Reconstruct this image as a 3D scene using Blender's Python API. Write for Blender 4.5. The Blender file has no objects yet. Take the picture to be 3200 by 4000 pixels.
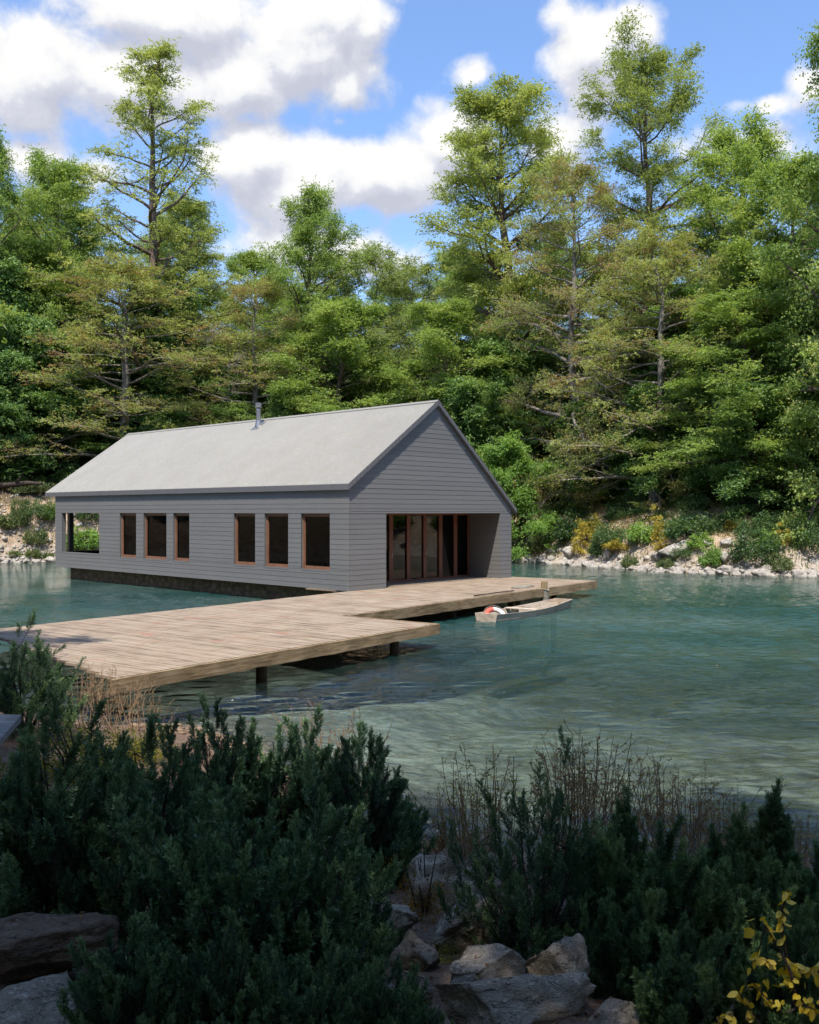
import bpy, math, random
import numpy as np
from mathutils import Vector, Matrix, noise as mnoise

R = math.radians
scene = bpy.context.scene
COL = scene.collection
F, Y0, EYE = 3627.0, 2002.0, 3.30          # focal length in photo pixels, horizon row, eye height above the water
DECK = 0.58                                 # deck top above the water


def pix(px, py, Y):
    return Vector(((px - 1600) / F * Y, Y, EYE - (py - Y0) / F * Y))


def pixz(px, py, z):
    Y = F * (EYE - z) / (py - Y0)
    return Vector(((px - 1600) / F * Y, Y, z))


# ------------------------------------------------------------------ object helpers
def tag(o, label=None, cat=None, group=None, kind=None):
    if label: o['label'] = label
    if cat: o['category'] = cat
    if group: o['group'] = group
    if kind: o['kind'] = kind
    return o


def empty(name, loc=(0, 0, 0), rz=0.0, sc=1.0):
    o = bpy.data.objects.new(name, None)
    o.empty_display_size = 0.2
    o.location = loc
    o.rotation_euler = (0, 0, rz)
    o.scale = (sc, sc, sc) if not hasattr(sc, '__len__') else sc
    COL.objects.link(o)
    return o


def link(name, me, mat=None, parent=None):
    if mat is not None and not me.materials:
        me.materials.append(mat)
    o = bpy.data.objects.new(name, me)
    COL.objects.link(o)
    if parent is not None:
        o.parent = parent
    return o


class MB:
    def __init__(s):
        s.v, s.f = [], []

    def add(s, vs, fs):
        k = len(s.v)
        s.v += [tuple(map(float, v)) for v in vs]
        s.f += [tuple(i + k for i in f) for f in fs]

    def box(s, a, b, taper=0.0):
        x0, y0, z0 = a; x1, y1, z1 = b
        s.add([(x0, y0, z0), (x1, y0, z0), (x1, y1, z0), (x0, y1, z0), (x0, y0, z1), (x1, y0, z1), (x1, y1, z1), (x0, y1, z1)],
              [(0, 3, 2, 1), (4, 5, 6, 7), (0, 1, 5, 4), (1, 2, 6, 5), (2, 3, 7, 6), (3, 0, 4, 7)])

    def hexa(s, p):
        s.add(p, [(0, 3, 2, 1), (4, 5, 6, 7), (0, 1, 5, 4), (1, 2, 6, 5), (2, 3, 7, 6), (3, 0, 4, 7)])

    def lathe(s, prof, n=20, c=(0, 0), a0=0.0):
        vs, fs = [], []
        for (r, z) in prof:
            for i in range(n):
                t = 2 * math.pi * i / n + a0
                vs.append((c[0] + r * math.cos(t), c[1] + r * math.sin(t), z))
        for j in range(len(prof) - 1):
            for i in range(n):
                fs.append((j * n + i, j * n + (i + 1) % n, (j + 1) * n + (i + 1) % n, (j + 1) * n + i))
        fs.append(tuple(range(n))[::-1]); fs.append(tuple((len(prof) - 1) * n + i for i in range(n)))
        s.add(vs, fs)

    def tube(s, pts, radii, n=6, closed=False):
        v, f = tube_np(np.array(pts, float), np.array(radii, float) if hasattr(radii, '__len__') else np.full(len(pts), radii), n)
        s.add(v, f.tolist())

    def build(s, name, mat=None, parent=None, smooth=False, mw=None):
        me = bpy.data.meshes.new(name)
        me.from_pydata(s.v, [], s.f)
        if mw is not None: me.transform(mw)
        if smooth:
            me.polygons.foreach_set('use_smooth', [True] * len(me.polygons))
        me.update()
        return link(name, me, mat, parent)


def quads_mesh(name, V, Q, mat=None, tone=None, smooth=False):
    me = bpy.data.meshes.new(name)
    V = np.asarray(V, np.float32); Q = np.asarray(Q, np.int32)
    me.vertices.add(len(V)); me.vertices.foreach_set('co', V.ravel())
    k = Q.shape[1]
    me.loops.add(Q.size); me.loops.foreach_set('vertex_index', Q.ravel())
    me.polygons.add(len(Q)); me.polygons.foreach_set('loop_start', np.arange(0, Q.size, k, dtype=np.int32))
    if smooth: me.polygons.foreach_set('use_smooth', np.ones(len(Q), bool))
    if tone is not None:
        a = me.attributes.new('tone', 'FLOAT', 'FACE')
        a.data.foreach_set('value', np.asarray(tone, np.float32))
    if mat is not None: me.materials.append(mat)
    me.update(calc_edges=True)
    me.validate()
    return me


def norm(a):
    return a / np.maximum(np.linalg.norm(a, axis=-1, keepdims=True), 1e-9)


def tube_np(P, rad, n):
    T = np.gradient(P, axis=0); T = norm(T)
    ref = np.array([0.0, 0, 1.0]) if abs(T[:, 2]).mean() < 0.8 else np.array([1.0, 0, 0])
    U = norm(np.cross(T, ref)); W = np.cross(T, U)
    a = np.linspace(0, 2 * np.pi, n, endpoint=False)
    V = P[:, None, :] + rad[:, None, None] * (np.cos(a)[None, :, None] * U[:, None, :] + np.sin(a)[None, :, None] * W[:, None, :])
    m = len(P)
    i = np.arange(m - 1)[:, None] * n; j = np.arange(n)[None, :]; j2 = (j + 1) % n
    f = np.stack([i + j, i + j2, i + n + j2, i + n + j], -1).reshape(-1, 4)
    return V.reshape(-1, 3), f


class Tubes:
    def __init__(s): s.V, s.Q, s.n = [], [], 0

    def add(s, P, rad, n=5):
        v, f = tube_np(np.asarray(P, float), np.asarray(rad, float), n)
        s.V.append(v); s.Q.append(f + s.n); s.n += len(v)

    def mesh(s, name, mat):
        return quads_mesh(name, np.concatenate(s.V), np.concatenate(s.Q), mat, smooth=True)


# ------------------------------------------------------------------ numpy value noise
_pr = np.random.default_rng(5).random((256, 256)).astype(np.float64)


def vnoise(x, y):
    x = np.asarray(x, float); y = np.asarray(y, float)
    xi = np.floor(x).astype(int); yi = np.floor(y).astype(int)
    fx = x - xi; fy = y - yi
    fx = fx * fx * (3 - 2 * fx); fy = fy * fy * (3 - 2 * fy)
    g = lambda a, b: _pr[a & 255, b & 255]
    return (g(xi, yi) * (1 - fx) + g(xi + 1, yi) * fx) * (1 - fy) + (g(xi, yi + 1) * (1 - fx) + g(xi + 1, yi + 1) * fx) * fy - 0.5


def fbm(x, y, s, o=4):
    r = 0; a = 1.0
    for k in range(o):
        r = r + a * vnoise(x / s + 17.3 * k, y / s + 9.1 * k); s = s * 0.5; a *= 0.5
    return r


# ------------------------------------------------------------------ material helpers
class NT:
    def __init__(s, tree): s.t = tree; s.n = tree.nodes; s.l = tree.links

    def new(s, typ, ins=None, **kw):
        nd = s.n.new(typ)
        for k, v in kw.items(): setattr(nd, k, v)
        for k, v in (ins or {}).items():
            sock = nd.inputs[k]
            if isinstance(v, bpy.types.NodeSocket): s.l.new(v, sock)
            elif isinstance(v, bpy.types.Node): s.l.new(v.outputs[0], sock)
            else: sock.default_value = v
        return nd

    def math(s, op, a, b=0.0, clamp=False, c=None):
        d = {0: a, 1: b}
        if c is not None: d[2] = c
        return s.new('ShaderNodeMath', d, operation=op, use_clamp=clamp).outputs[0]

    def mix(s, f, a, b, typ='MIX'):
        nd = s.n.new('ShaderNodeMix'); nd.data_type = 'RGBA'; nd.blend_type = typ
        for i, v in ((0, f), (6, a), (7, b)):
            if isinstance(v, bpy.types.NodeSocket): s.l.new(v, nd.inputs[i])
            else: nd.inputs[i].default_value = v if not hasattr(v, '__len__') or len(v) == 4 else (*v, 1)
        return nd.outputs[2]

    def ramp(s, f, stops, interp='LINEAR'):
        nd = s.n.new('ShaderNodeValToRGB'); cr = nd.color_ramp; cr.interpolation = interp
        while len(cr.elements) < len(stops): cr.elements.new(0.5)
        for e, (p, c) in zip(cr.elements, stops):
            e.position = p; e.color = (*c, 1) if len(c) == 3 else c
        s.l.new(f, nd.inputs[0]); return nd.outputs[0]

    def smooth(s, v, a, b, to0=0.0, to1=1.0):
        nd = s.new('ShaderNodeMapRange', {0: v, 1: a, 2: b, 3: to0, 4: to1}); nd.interpolation_type = 'SMOOTHSTEP'
        return nd.outputs[0]

    def noise(s, vec, scale, detail=4.0, rough=0.55, dist=0.0):
        nd = s.new('ShaderNodeTexNoise', {'Scale': scale, 'Detail': detail, 'Roughness': rough, 'Distortion': dist})
        if vec is not None: s.l.new(vec, nd.inputs['Vector'])
        return nd.outputs[0]

    def vmul(s, vec, v):
        nd = s.n.new('ShaderNodeVectorMath'); nd.operation = 'MULTIPLY'; s.l.new(vec, nd.inputs[0]); nd.inputs[1].default_value = v
        return nd.outputs[0]


def material(name):
    m = bpy.data.materials.new(name); m.use_nodes = True
    m.node_tree.nodes.clear()
    t = NT(m.node_tree); out = t.new('ShaderNodeOutputMaterial')
    return m, t, out


def principled(t, out, color, rough=0.6, bump=None, bstr=0.3, bdist=0.02, metal=0.0, spec=0.5):
    p = t.new('ShaderNodeBsdfPrincipled', {'Base Color': color if isinstance(color, bpy.types.NodeSocket) else (*color, 1), 'Roughness': rough, 'Metallic': metal, 'Specular IOR Level': spec})
    if bump is not None:
        b = t.new('ShaderNodeBump', {'Height': bump, 'Strength': bstr, 'Distance': bdist})
        t.l.new(b.outputs[0], p.inputs['Normal'])
    t.l.new(p.outputs[0], out.inputs[0]); return p


def pos(t, kind='Object'):
    return t.new('ShaderNodeTexCoord').outputs[kind]


def leafmat(name, stops, trans=0.46, gloss=0.02, tint=(1.25, 1.15, 0.5), big=6.0):
    m, t, out = material(name)
    at = t.new('ShaderNodeAttribute', attribute_name='tone').outputs['Fac']
    oi = t.new('ShaderNodeObjectInfo')
    nz = t.noise(pos(t), 1.0 / big, 2.0)
    f = t.math('ADD', at, t.math('MULTIPLY', t.math('SUBTRACT', nz, 0.5), 0.5))
    f = t.math('ADD', f, t.math('MULTIPLY', t.math('SUBTRACT', oi.outputs['Random'], 0.5), 0.16), clamp=True)
    c = t.ramp(f, stops)
    d = t.new('ShaderNodeBsdfDiffuse', {'Color': c})
    tr = t.new('ShaderNodeBsdfTranslucent', {'Color': t.mix(1.0, c, tint, 'MULTIPLY')})
    mx = t.new('ShaderNodeMixShader', {0: trans, 1: d.outputs[0], 2: tr.outputs[0]})
    g = t.new('ShaderNodeBsdfGlossy', {'Color': (1, 1, 1, 1), 'Roughness': 0.55})
    m2 = t.new('ShaderNodeMixShader', {0: gloss, 1: mx.outputs[0], 2: g.outputs[0]})
    t.l.new(m2.outputs[0], out.inputs[0]); return m


M = {}
# foliage (tone is each leaf's own colour; needle tips also carry painted highlights)
M['olive'] = leafmat('leaf_olive', [(0.0, (.15, .20, .055)), (.4, (.31, .38, .105)), (.75, (.47, .53, .18)), (1, (.56, .58, .25))], big=4.0)
M['green'] = leafmat('leaf_green', [(0.0, (.11, .19, .05)), (.45, (.25, .37, .09)), (.8, (.41, .50, .15)), (1, (.52, .55, .22))], big=4.0)
M['rust'] = leafmat('leaf_rust', [(0.0, (.36, .22, .12)), (.26, (.32, .29, .12)), (.5, (.30, .37, .11)), (.85, (.44, .50, .17)), (1, (.52, .55, .23))], big=4.0)
M['airy'] = leafmat('leaf_airy', [(0.0, (.15, .22, .07)), (.5, (.26, .34, .12)), (1, (.42, .46, .21))], big=4.0)
M['broad'] = leafmat('leaf_broad', [(0.0, (.06, .145, .045)), (.5, (.17, .30, .085)), (.85, (.30, .42, .125)), (1, (.42, .50, .18))], gloss=.03)
M['bright'] = leafmat('leaf_bright', [(0.0, (0.099, 0.209, 0.044)), (.5, (0.209, 0.363, 0.061)), (1, (0.396, 0.528, 0.132))], gloss=.03)
M['shrub'] = leafmat('leaf_shrub', [(0.0, (.040, .095, .034)), (.5, (.095, .175, .058)), (1, (.20, .27, .10))], big=2.0)
M['willow'] = leafmat('leaf_willow', [(0.0, (.10, .145, .055)), (.5, (.17, .22, .08)), (1, (.27, .29, .12))], big=2.0)
M['yellow'] = leafmat('leaf_yellow', [(0.0, (.22, .22, .04)), (.3, (.46, .38, .05)), (1, (.70, .58, .12))], big=2.0, tint=(1.1, 1, .5))
M['autumn'] = leafmat('leaf_autumn', [(0.0, (.20, .11, .02)), (.5, (.42, .22, .02)), (1, (.60, .38, .04))], big=2.0, tint=(1.1, 1, .5))
M['lime'] = leafmat('leaf_lime', [(0.0, (.07, .09, .02)), (.5, (.20, .22, .03)), (.85, (.38, .34, .05)), (1, (.5, .3, .06))], big=1.0)
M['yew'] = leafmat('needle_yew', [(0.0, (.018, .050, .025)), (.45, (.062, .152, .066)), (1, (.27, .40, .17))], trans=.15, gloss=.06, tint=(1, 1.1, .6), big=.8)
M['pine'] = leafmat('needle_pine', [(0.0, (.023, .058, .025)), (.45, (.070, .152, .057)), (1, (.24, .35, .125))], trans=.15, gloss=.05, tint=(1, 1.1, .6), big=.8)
M['grass'] = leafmat('blade_dry', [(0.0, (.10, .15, .035)), (.35, (.22, .22, .07)), (.6, (.40, .30, .15)), (1, (.56, .43, .25))], big=4.0, tint=(1.1, 1, .6))
M['litter'] = leafmat('leaf_litter', [(0.0, (.06, .028, .014)), (.5, (.20, .085, .030)), (1, (.42, .21, .08))], big=2.0, tint=(1, .8, .5))
M['seed'] = leafmat('seed_head', [(0.0, (.17, .10, .045)), (.6, (.36, .24, .10)), (1, (.48, .38, .13))], big=1.0)
M['gold'] = leafmat('leaf_gold', [(0.0, (.45, .26, .02)), (.4, (.62, .44, .02)), (1, (.75, .58, .05))], trans=.3, gloss=.05, tint=(1.1, 1, .4), big=.5)


def bark(name, c0, c1, sc=3.0):
    m, t, out = material(name)
    p = pos(t)
    n = t.noise(t.vmul(p, (4 * sc, 4 * sc, sc)), 1.0, 5, .6)
    n2 = t.noise(p, .5, 2)
    c = t.mix(t.math('ADD', t.math('MULTIPLY', n, .9), t.math('MULTIPLY', t.math('SUBTRACT', n2, .5), .6), clamp=True), c0, c1)
    principled(t, out, c, .85, n, .9, .03); return m


M['bark'] = bark('bark_brown', (.055, .036, .026), (.24, .165, .12))
M['bark_grey'] = bark('bark_grey', (.09, .075, .06), (.36, .31, .26))
M['bark_dark'] = bark('bark_dark', (.022, .015, .011), (.075, .052, .040), 12)
M['twig'] = bark('twig_red', (.25, .15, .085), (.55, .39, .25), 10)

# ------------------------------------------------------------------ lake outline and terrain
LAKE = np.array([(-9.2, 17.4), (-16, 20), (-26, 26), (-32, 36), (-31, 48), (-29, 57), (-26.4, 59.6), (-23.6, 61.6), (-12, 66), (0, 66.5), (6.8, 63.2), (10.2, 57.5),
                 (14.0, 50.8), (17.5, 48.4), (20.5, 47.4), (26, 44), (33, 38), (37, 28), (32, 16), (22, 10.5), (12, 9.3), (7, 9.4), (4.5, 9.0), (2.5, 8.6), (0.8, 8.9),
                 (-0.4, 9.8), (-1.4, 11.4), (-2.4, 13.2), (-3.4, 14.2), (-4.8, 14.4), (-6.2, 15.4)])


def lake_d(x, y):
    """signed distance to the shoreline, positive over water"""
    P = np.stack([x, y], -1)
    best = np.full(P.shape[:-1], 1e9); ins = np.zeros(P.shape[:-1], bool)
    n = len(LAKE)
    for i in range(n):
        a = LAKE[i]; b = LAKE[(i + 1) % n]; e = b - a
        w = P - a
        tt = np.clip((w @ e) / (e @ e), 0, 1)
        dd = w - tt[..., None] * e
        best = np.minimum(best, (dd ** 2).sum(-1))
        c = (a[1] > P[..., 1]) != (b[1] > P[..., 1])
        xi = (b[0] - a[0]) * (P[..., 1] - a[1]) / ((b[1] - a[1]) if b[1] != a[1] else 1e-9) + a[0]
        ins ^= c & (P[..., 0] < xi)
    return np.sqrt(best) * np.where(ins, 1, -1)


def sst(v, a, b):
    t = np.clip((v - a) / (b - a), 0, 1); return t * t * (3 - 2 * t)


def height(x, y, detail=True):
    x = np.asarray(x, float); y = np.asarray(y, float)
    d = lake_d(x, y)
    d = d + 0.45 * fbm(x, y, 2.2, 3) * sst(np.hypot(x, y), 12, 30)
    far = np.maximum(sst(y, 18, 27), sst(np.abs(x), 10, 20))
    dep = (1 - far) * 1.7 * (1 - np.exp(-np.maximum(d, 0) / 5.0)) + far * 2.6 * (1 - np.exp(-np.maximum(d, 0) / 3.2))
    wv = 1.3 * fbm(x, y, 3.0, 3)
    bar = np.exp(-(((x + 2.7 - (y - 16.7) * .54 + wv) / 1.7) ** 2)) * sst(y, 13, 16) * (1 - sst(y, 24, 29))
    bar = np.maximum(bar, .6 * np.exp(-((x - 4.6 + wv) / 3.2) ** 2 - ((y - 16.5 + wv) / 3.6) ** 2))
    dep = dep * (1 - .34 * bar)
    s = np.maximum(-d, 0)
    bank = 3.5 * (0.45 * sst(s, 0, 2.4) + 0.55 * sst(s, .5, 7.0))
    hill = np.minimum(np.maximum(s - 9, 0) * .36, 26)
    left = sst(-x, 6, 20) * sst(y, 45, 60)
    zf = bank * (1 + .55 * left) + hill + (0.55 * fbm(x, y, 3.0, 4) + .22 * fbm(x, y, .7, 2)) * sst(s, 0, 2.5)
    zn = 1.75 * sst(s, -.8, 8.0) - .02 + np.maximum(s - 9, 0) * .10 + (.16 * fbm(x, y, 1.6, 4)) * sst(s, .2, 2)
    land = (1 - far) * zn + far * zf
    z = np.where(d > 0, -dep + .08 * fbm(x, y, 1.2, 3) * sst(d, 0, 1), land)
    return z


def H1(x, y):
    return float(height(np.array([x]), np.array([y]))[0])


def ground_px(px, py, y0=3.0, y1=120.0):
    """where the line of sight through a photo pixel meets the land"""
    Y = np.concatenate([np.linspace(y0, 20, 500), np.linspace(20, y1, 1500)]) if y0 < 20 else np.linspace(y0, y1, 1500)
    X = (px - 1600) / F * Y; Z = EYE - (py - Y0) / F * Y
    h = np.maximum(height(X, Y), 0)
    k = int(np.argmax(h >= Z)) if (h >= Z).any() else -1
    return Vector((X[k], Y[k], float(h[k])))


def polar_grid():
    ang = np.concatenate([np.linspace(-180, -40, 60, endpoint=False), np.linspace(-40, 40, 330, endpoint=False), np.linspace(40, 180, 60, endpoint=False)])
    ang = np.radians(ang)
    r = np.concatenate([np.geomspace(.6, 40, 170, endpoint=False), np.linspace(40, 80, 110, endpoint=False), np.geomspace(80, 900, 40)])
    A, Rr = np.meshgrid(ang, r)
    X = Rr * np.sin(A); Yy = Rr * np.cos(A)
    Z = height(X, Yy)
    n, m = A.shape
    V = np.stack([X, Yy, Z], -1).reshape(-1, 3)
    i = np.arange(n - 1)[:, None] * m; j = np.arange(m)[None]; j2 = (j + 1) % m
    Q = np.stack([i + j, i + j2, i + m + j2, i + m + j], -1).reshape(-1, 4)
    c = len(V)
    return V, Q


def ground_mat():
    m, t, out = material('ground_soil')
    p = pos(t); g = t.new('ShaderNodeNewGeometry')
    sep = t.new('ShaderNodeSeparateXYZ', {0: g.outputs['Position']})
    X, Yv, Z = sep.outputs
    n1 = t.noise(p, .45, 5, .6); n2 = t.noise(p, 3.0, 5, .6); n3 = t.noise(p, 14.0, 3, .6)
    # far bank: pale broken limestone low down, tan dry soil higher up, dark forest floor beyond
    stone = t.ramp(n2, [(.3, (.22, .175, .13)), (.5, (.36, .30, .235)), (.7, (.48, .43, .36))])
    soil = t.ramp(n2, [(.3, (.25, .18, .115)), (.55, (.40, .30, .20)), (.75, (.50, .40, .28))])
    low = t.smooth(t.math('ADD', Z, t.math('MULTIPLY', n1, 1.6)), 1.3, 2.4)
    farc = t.mix(low, stone, soil)
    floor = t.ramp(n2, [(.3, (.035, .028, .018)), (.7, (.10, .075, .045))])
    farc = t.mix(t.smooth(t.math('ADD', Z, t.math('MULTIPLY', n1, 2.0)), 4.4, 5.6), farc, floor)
    nearc = t.ramp(t.math('ADD', t.math('MULTIPLY', n2, .5), t.math('MULTIPLY', n3, .5)), [(.3, (.055, .034, .022)), (.55, (.15, .095, .062)), (.75, (.27, .185, .125))])
    fy = t.smooth(t.math('ADD', Yv, t.math('ABSOLUTE', t.math('MULTIPLY', X, .9))), 26, 36)
    land = t.mix(fy, nearc, farc)
    # lake bed: pebbles near the shore, pale silt and green weed deeper
    vor = t.new('ShaderNodeTexVoronoi', {'Vector': p, 'Scale': 5.0})
    peb = t.mix(t.smooth(vor.outputs['Distance'], .1, .7), t.ramp(n3, [(.3, (.12, .085, .055)), (.7, (.34, .27, .19))]), (.08, .06, .04))
    silt = t.ramp(t.math('ADD', t.math('MULTIPLY', n1, .6), t.math('MULTIPLY', n2, .4)), [(.36, (.060, .052, .036)), (.48, (.165, .155, .112)), (.62, (.40, .37, .285))])
    bed = t.mix(t.smooth(Z, -.18, -.75), peb, silt)
    c = t.mix(t.smooth(Z, -.03, .05), bed, land)
    hb = t.math('ADD', n2, t.math('MULTIPLY', n3, .5))
    principled(t, out, c, .9, hb, .8, .12); return m


V, Q = polar_grid()
gme = quads_mesh('ground', V, Q, ground_mat(), smooth=True)
tag(link('ground', gme), kind='structure')


# ------------------------------------------------------------------ water
def water():
    xs = np.concatenate([np.linspace(-60, -14, 60, endpoint=False), np.linspace(-14, 17, 440, endpoint=False), np.linspace(17, 60, 60)])
    ys = np.concatenate([np.linspace(4, 8.4, 8, endpoint=False), np.linspace(8.4, 32, 400, endpoint=False), np.linspace(32, 48, 110, endpoint=False), np.linspace(48, 72, 70)])
    X, Yy = np.meshgrid(xs, ys)
    h = height(X, Yy)
    # wind ripples: short wave trains running down the lake, in gusts
    rng = np.random.default_rng(21)
    Zw = np.zeros_like(X)
    xw = X + .5 * fbm(X, Yy, 2.5, 2); yw = Yy + .5 * fbm(X + 31, Yy, 2.5, 2)
    for k in range(22):
        lam = rng.uniform(.26, .58); a = math.pi / 2 + rng.normal(.15, .30)
        kx, ky = math.cos(a) * 2 * math.pi / lam, math.sin(a) * 2 * math.pi / lam
        Zw += lam * .0128 * np.sin(kx * xw + ky * yw + rng.uniform(0, 6.28)) * np.clip(.9 + 1.6 * fbm(X + 7 * k, Yy, 4.0, 2), 0, 2)
    Zw *= (.62 + .58 * sst(Yy, 9, 16)) * (1 - .86 * sst(Yy, 22, 46)) * sst(X, -16, -12) * (1 - sst(X, 15, 19)) * np.clip(.8 + .9 * fbm(X * .6, Yy, 7.0, 2), .3, 1.4)
    V = np.stack([X, Yy, Zw], -1).reshape(-1, 3)
    n, m = X.shape
    i = np.arange(n - 1)[:, None] * m; j = np.arange(m - 1)[None]
    Q = np.stack([i + j, i + j + 1, i + m + j + 1, i + m + j], -1).reshape(-1, 4)
    me = quads_mesh('lake_water', V, Q, None, smooth=True)
    a = me.attributes.new('depth', 'FLOAT', 'POINT'); a.data.foreach_set('value', np.clip(-h, 0, 5).ravel().astype(np.float32))
    m_, t, out = material('lake_water')
    p = pos(t)
    dep = t.new('ShaderNodeAttribute', attribute_name='depth').outputs['Fac']
    w1 = t.noise(t.vmul(p, (1.6, 4.0, 1)), 1.0, 3, .6, .4)
    w2 = t.noise(t.vmul(p, (6.0, 13.0, 1)), 1.0, 3, .6, .4)
    w3 = t.noise(t.vmul(p, (.16, .30, 1)), 1.0, 2, .5)
    hgt = t.math('ADD', t.math('MULTIPLY', w1, 1.0), t.math('MULTIPLY', w2, .46))
    hgt = t.math('MULTIPLY', hgt, t.smooth(w3, .25, .75, .45, 1.3))
    bump = t.new('ShaderNodeBump', {'Height': hgt, 'Strength': 1.0, 'Distance': .075})
    murk = t.smooth(dep, .2, 2.5, .04, .70)
    patch = t.noise(t.vmul(p, (.12, .2, 1)), 1.0, 3, .5)
    col = t.mix(t.smooth(patch, .35, .68), (.014, .060, .056), (.052, .098, .086))
    body = t.new('ShaderNodeBsdfDiffuse', {'Color': col})
    clear = t.new('ShaderNodeBsdfTransparent', {'Color': (.72, .84, .83, 1)})
    mx = t.new('ShaderNodeMixShader', {0: murk, 1: clear.outputs[0], 2: body.outputs[0]})
    gl = t.new('ShaderNodeBsdfGlossy', {'Color': (1, 1, 1, 1), 'Roughness': .03, 'Normal': bump.outputs[0]})
    fr = t.new('ShaderNodeFresnel', {'IOR': 1.39, 'Normal': bump.outputs[0]})
    fin = t.new('ShaderNodeMixShader', {0: fr.outputs[0], 1: mx.outputs[0], 2: gl.outputs[0]})
    t.l.new(fin.outputs[0], out.inputs[0])
    me.materials.append(m_)
    tag(link('lake_water', me), kind='structure')


water()

# ------------------------------------------------------------------ boathouse
TH = 0.749
DR = Vector((math.sin(TH), math.cos(TH), 0)); DL = Vector((-math.cos(TH), math.sin(TH), 0))
HC = Vector((-2.065, 31.602, DECK))
HROT = math.atan2(DR.y, DR.x)
LEN, WID = 21.1, 9.18


def hw(b, a, z):
    return HC + DR * b + DL * a + Vector((0, 0, z))


def paint_mat():
    m, t, out = material('grey_siding_paint')
    p = pos(t)
    n = t.noise(t.vmul(p, (1.5, 1.5, 22)), 1.0, 4, .6); n2 = t.noise(p, .6, 3)
    sep = t.new('ShaderNodeSeparateXYZ', {0: p})
    row = t.new('ShaderNodeTexWhiteNoise', {0: t.new('ShaderNodeCombineXYZ', {0: t.math('FLOOR', t.math('DIVIDE', sep.outputs[2], .176))}).outputs[0]}).outputs[0]
    f = t.math('ADD', t.math('MULTIPLY', n, .5), t.math('ADD', t.math('MULTIPLY', n2, .35), t.math('MULTIPLY', row, .22)))
    knots = t.math('GREATER_THAN', t.noise(t.vmul(p, (9, 9, 30)), 1.0, 2), .74)
    c = t.ramp(f, [(.3, (.158, .156, .152)), (.75, (.196, .194, .190))])
    c = t.mix(t.math('MULTIPLY', knots, .5), c, (.10, .10, .10))
    principled(t, out, c, .55, n, .25, .006, spec=.35); return m


def wood_mat(name, c0, c1, c2, axis='x', sc=1.0, rough=.8, boards=None, moss=False):
    """weathered wood: long grain along one axis; boards = (axis index, width) varies the tone board by board"""
    m, t, out = material(name)
    p = pos(t)
    st = {'x': (1.2, 14, 14), 'y': (14, 1.2, 14), 'z': (14, 14, 1.2)}[axis]
    st = tuple(v * sc for v in st)
    g = t.noise(t.vmul(p, st), 1.0, 6, .65, .6); n2 = t.noise(p, 1.3, 4, .6)
    f = t.math('ADD', t.math('MULTIPLY', g, .62), t.math('MULTIPLY', n2, .38))
    if boards:
        sep = t.new('ShaderNodeSeparateXYZ', {0: p})
        r = t.new('ShaderNodeTexWhiteNoise', {0: t.new('ShaderNodeCombineXYZ', {0: t.math('FLOOR', t.math('DIVIDE', sep.outputs[boards[0]], boards[1]))}).outputs[0]}).outputs[0]
        f = t.math('ADD', f, t.math('MULTIPLY', t.math('SUBTRACT', r, .5), .09))
    c = t.ramp(f, [(.32, c0), (.5, c1), (.68, c2)])
    if moss:
        c = t.mix(t.math('MULTIPLY', t.smooth(t.noise(p, 2.4, 4), .56, .70), .55), c, (.20, .19, .10))
        c = t.mix(t.math('MULTIPLY', t.smooth(t.noise(t.vmul(p, (2.2, .8, 2)), 1.0, 4), .58, .72), .65), c, (.30, .135, .085))
    principled(t, out, c, rough, g, .5, .012, spec=.3); return m


def plain(name, c, rough=.6, metal=0.0, sc=8.0, var=.15):
    m, t, out = material(name)
    n = t.noise(pos(t), sc, 4)
    col = t.mix(n, tuple(v * (1 - var) for v in c), tuple(v * (1 + var) for v in c))
    principled(t, out, col, rough, n, .15, .004, metal); return m


M['paint'] = paint_mat()
M['trim'] = plain('grey_trim_paint', (.135, .135, .142), .5)
M['dark'] = plain('dark_interior', (.012, .011, .010), .9)  # near-black: shade of the unlit inside is put into the colour
M['frame'] = wood_mat('cedar_frame', (.145, .066, .038), (.23, .112, .066), (.30, .16, .098), 'z', 1.2, .55)
M['frame_dark'] = wood_mat('mahogany_frame', (.13, .050, .030), (.20, .080, .048), (.26, .115, .07), 'z', 1.2, .5)
M['steel'] = plain('brushed_steel', (.46, .43, .40), .42, 1.0, 30, .08)


def glass_mat(name='window_glass', g=.25):
    m, t, out = material(name)
    fr = t.new('ShaderNodeFresnel', {'IOR': 1.5})
    tr = t.new('ShaderNodeBsdfTransparent', {'Color': (.14, .15, .145, 1)})
    gl = t.new('ShaderNodeBsdfGlossy', {'Color': (g, g, g, 1), 'Roughness': .01})
    mx = t.new('ShaderNodeMixShader', {0: fr.outputs[0], 1: tr.outputs[0], 2: gl.outputs[0]})
    t.l.new(mx.outputs[0], out.inputs[0]); return m


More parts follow.
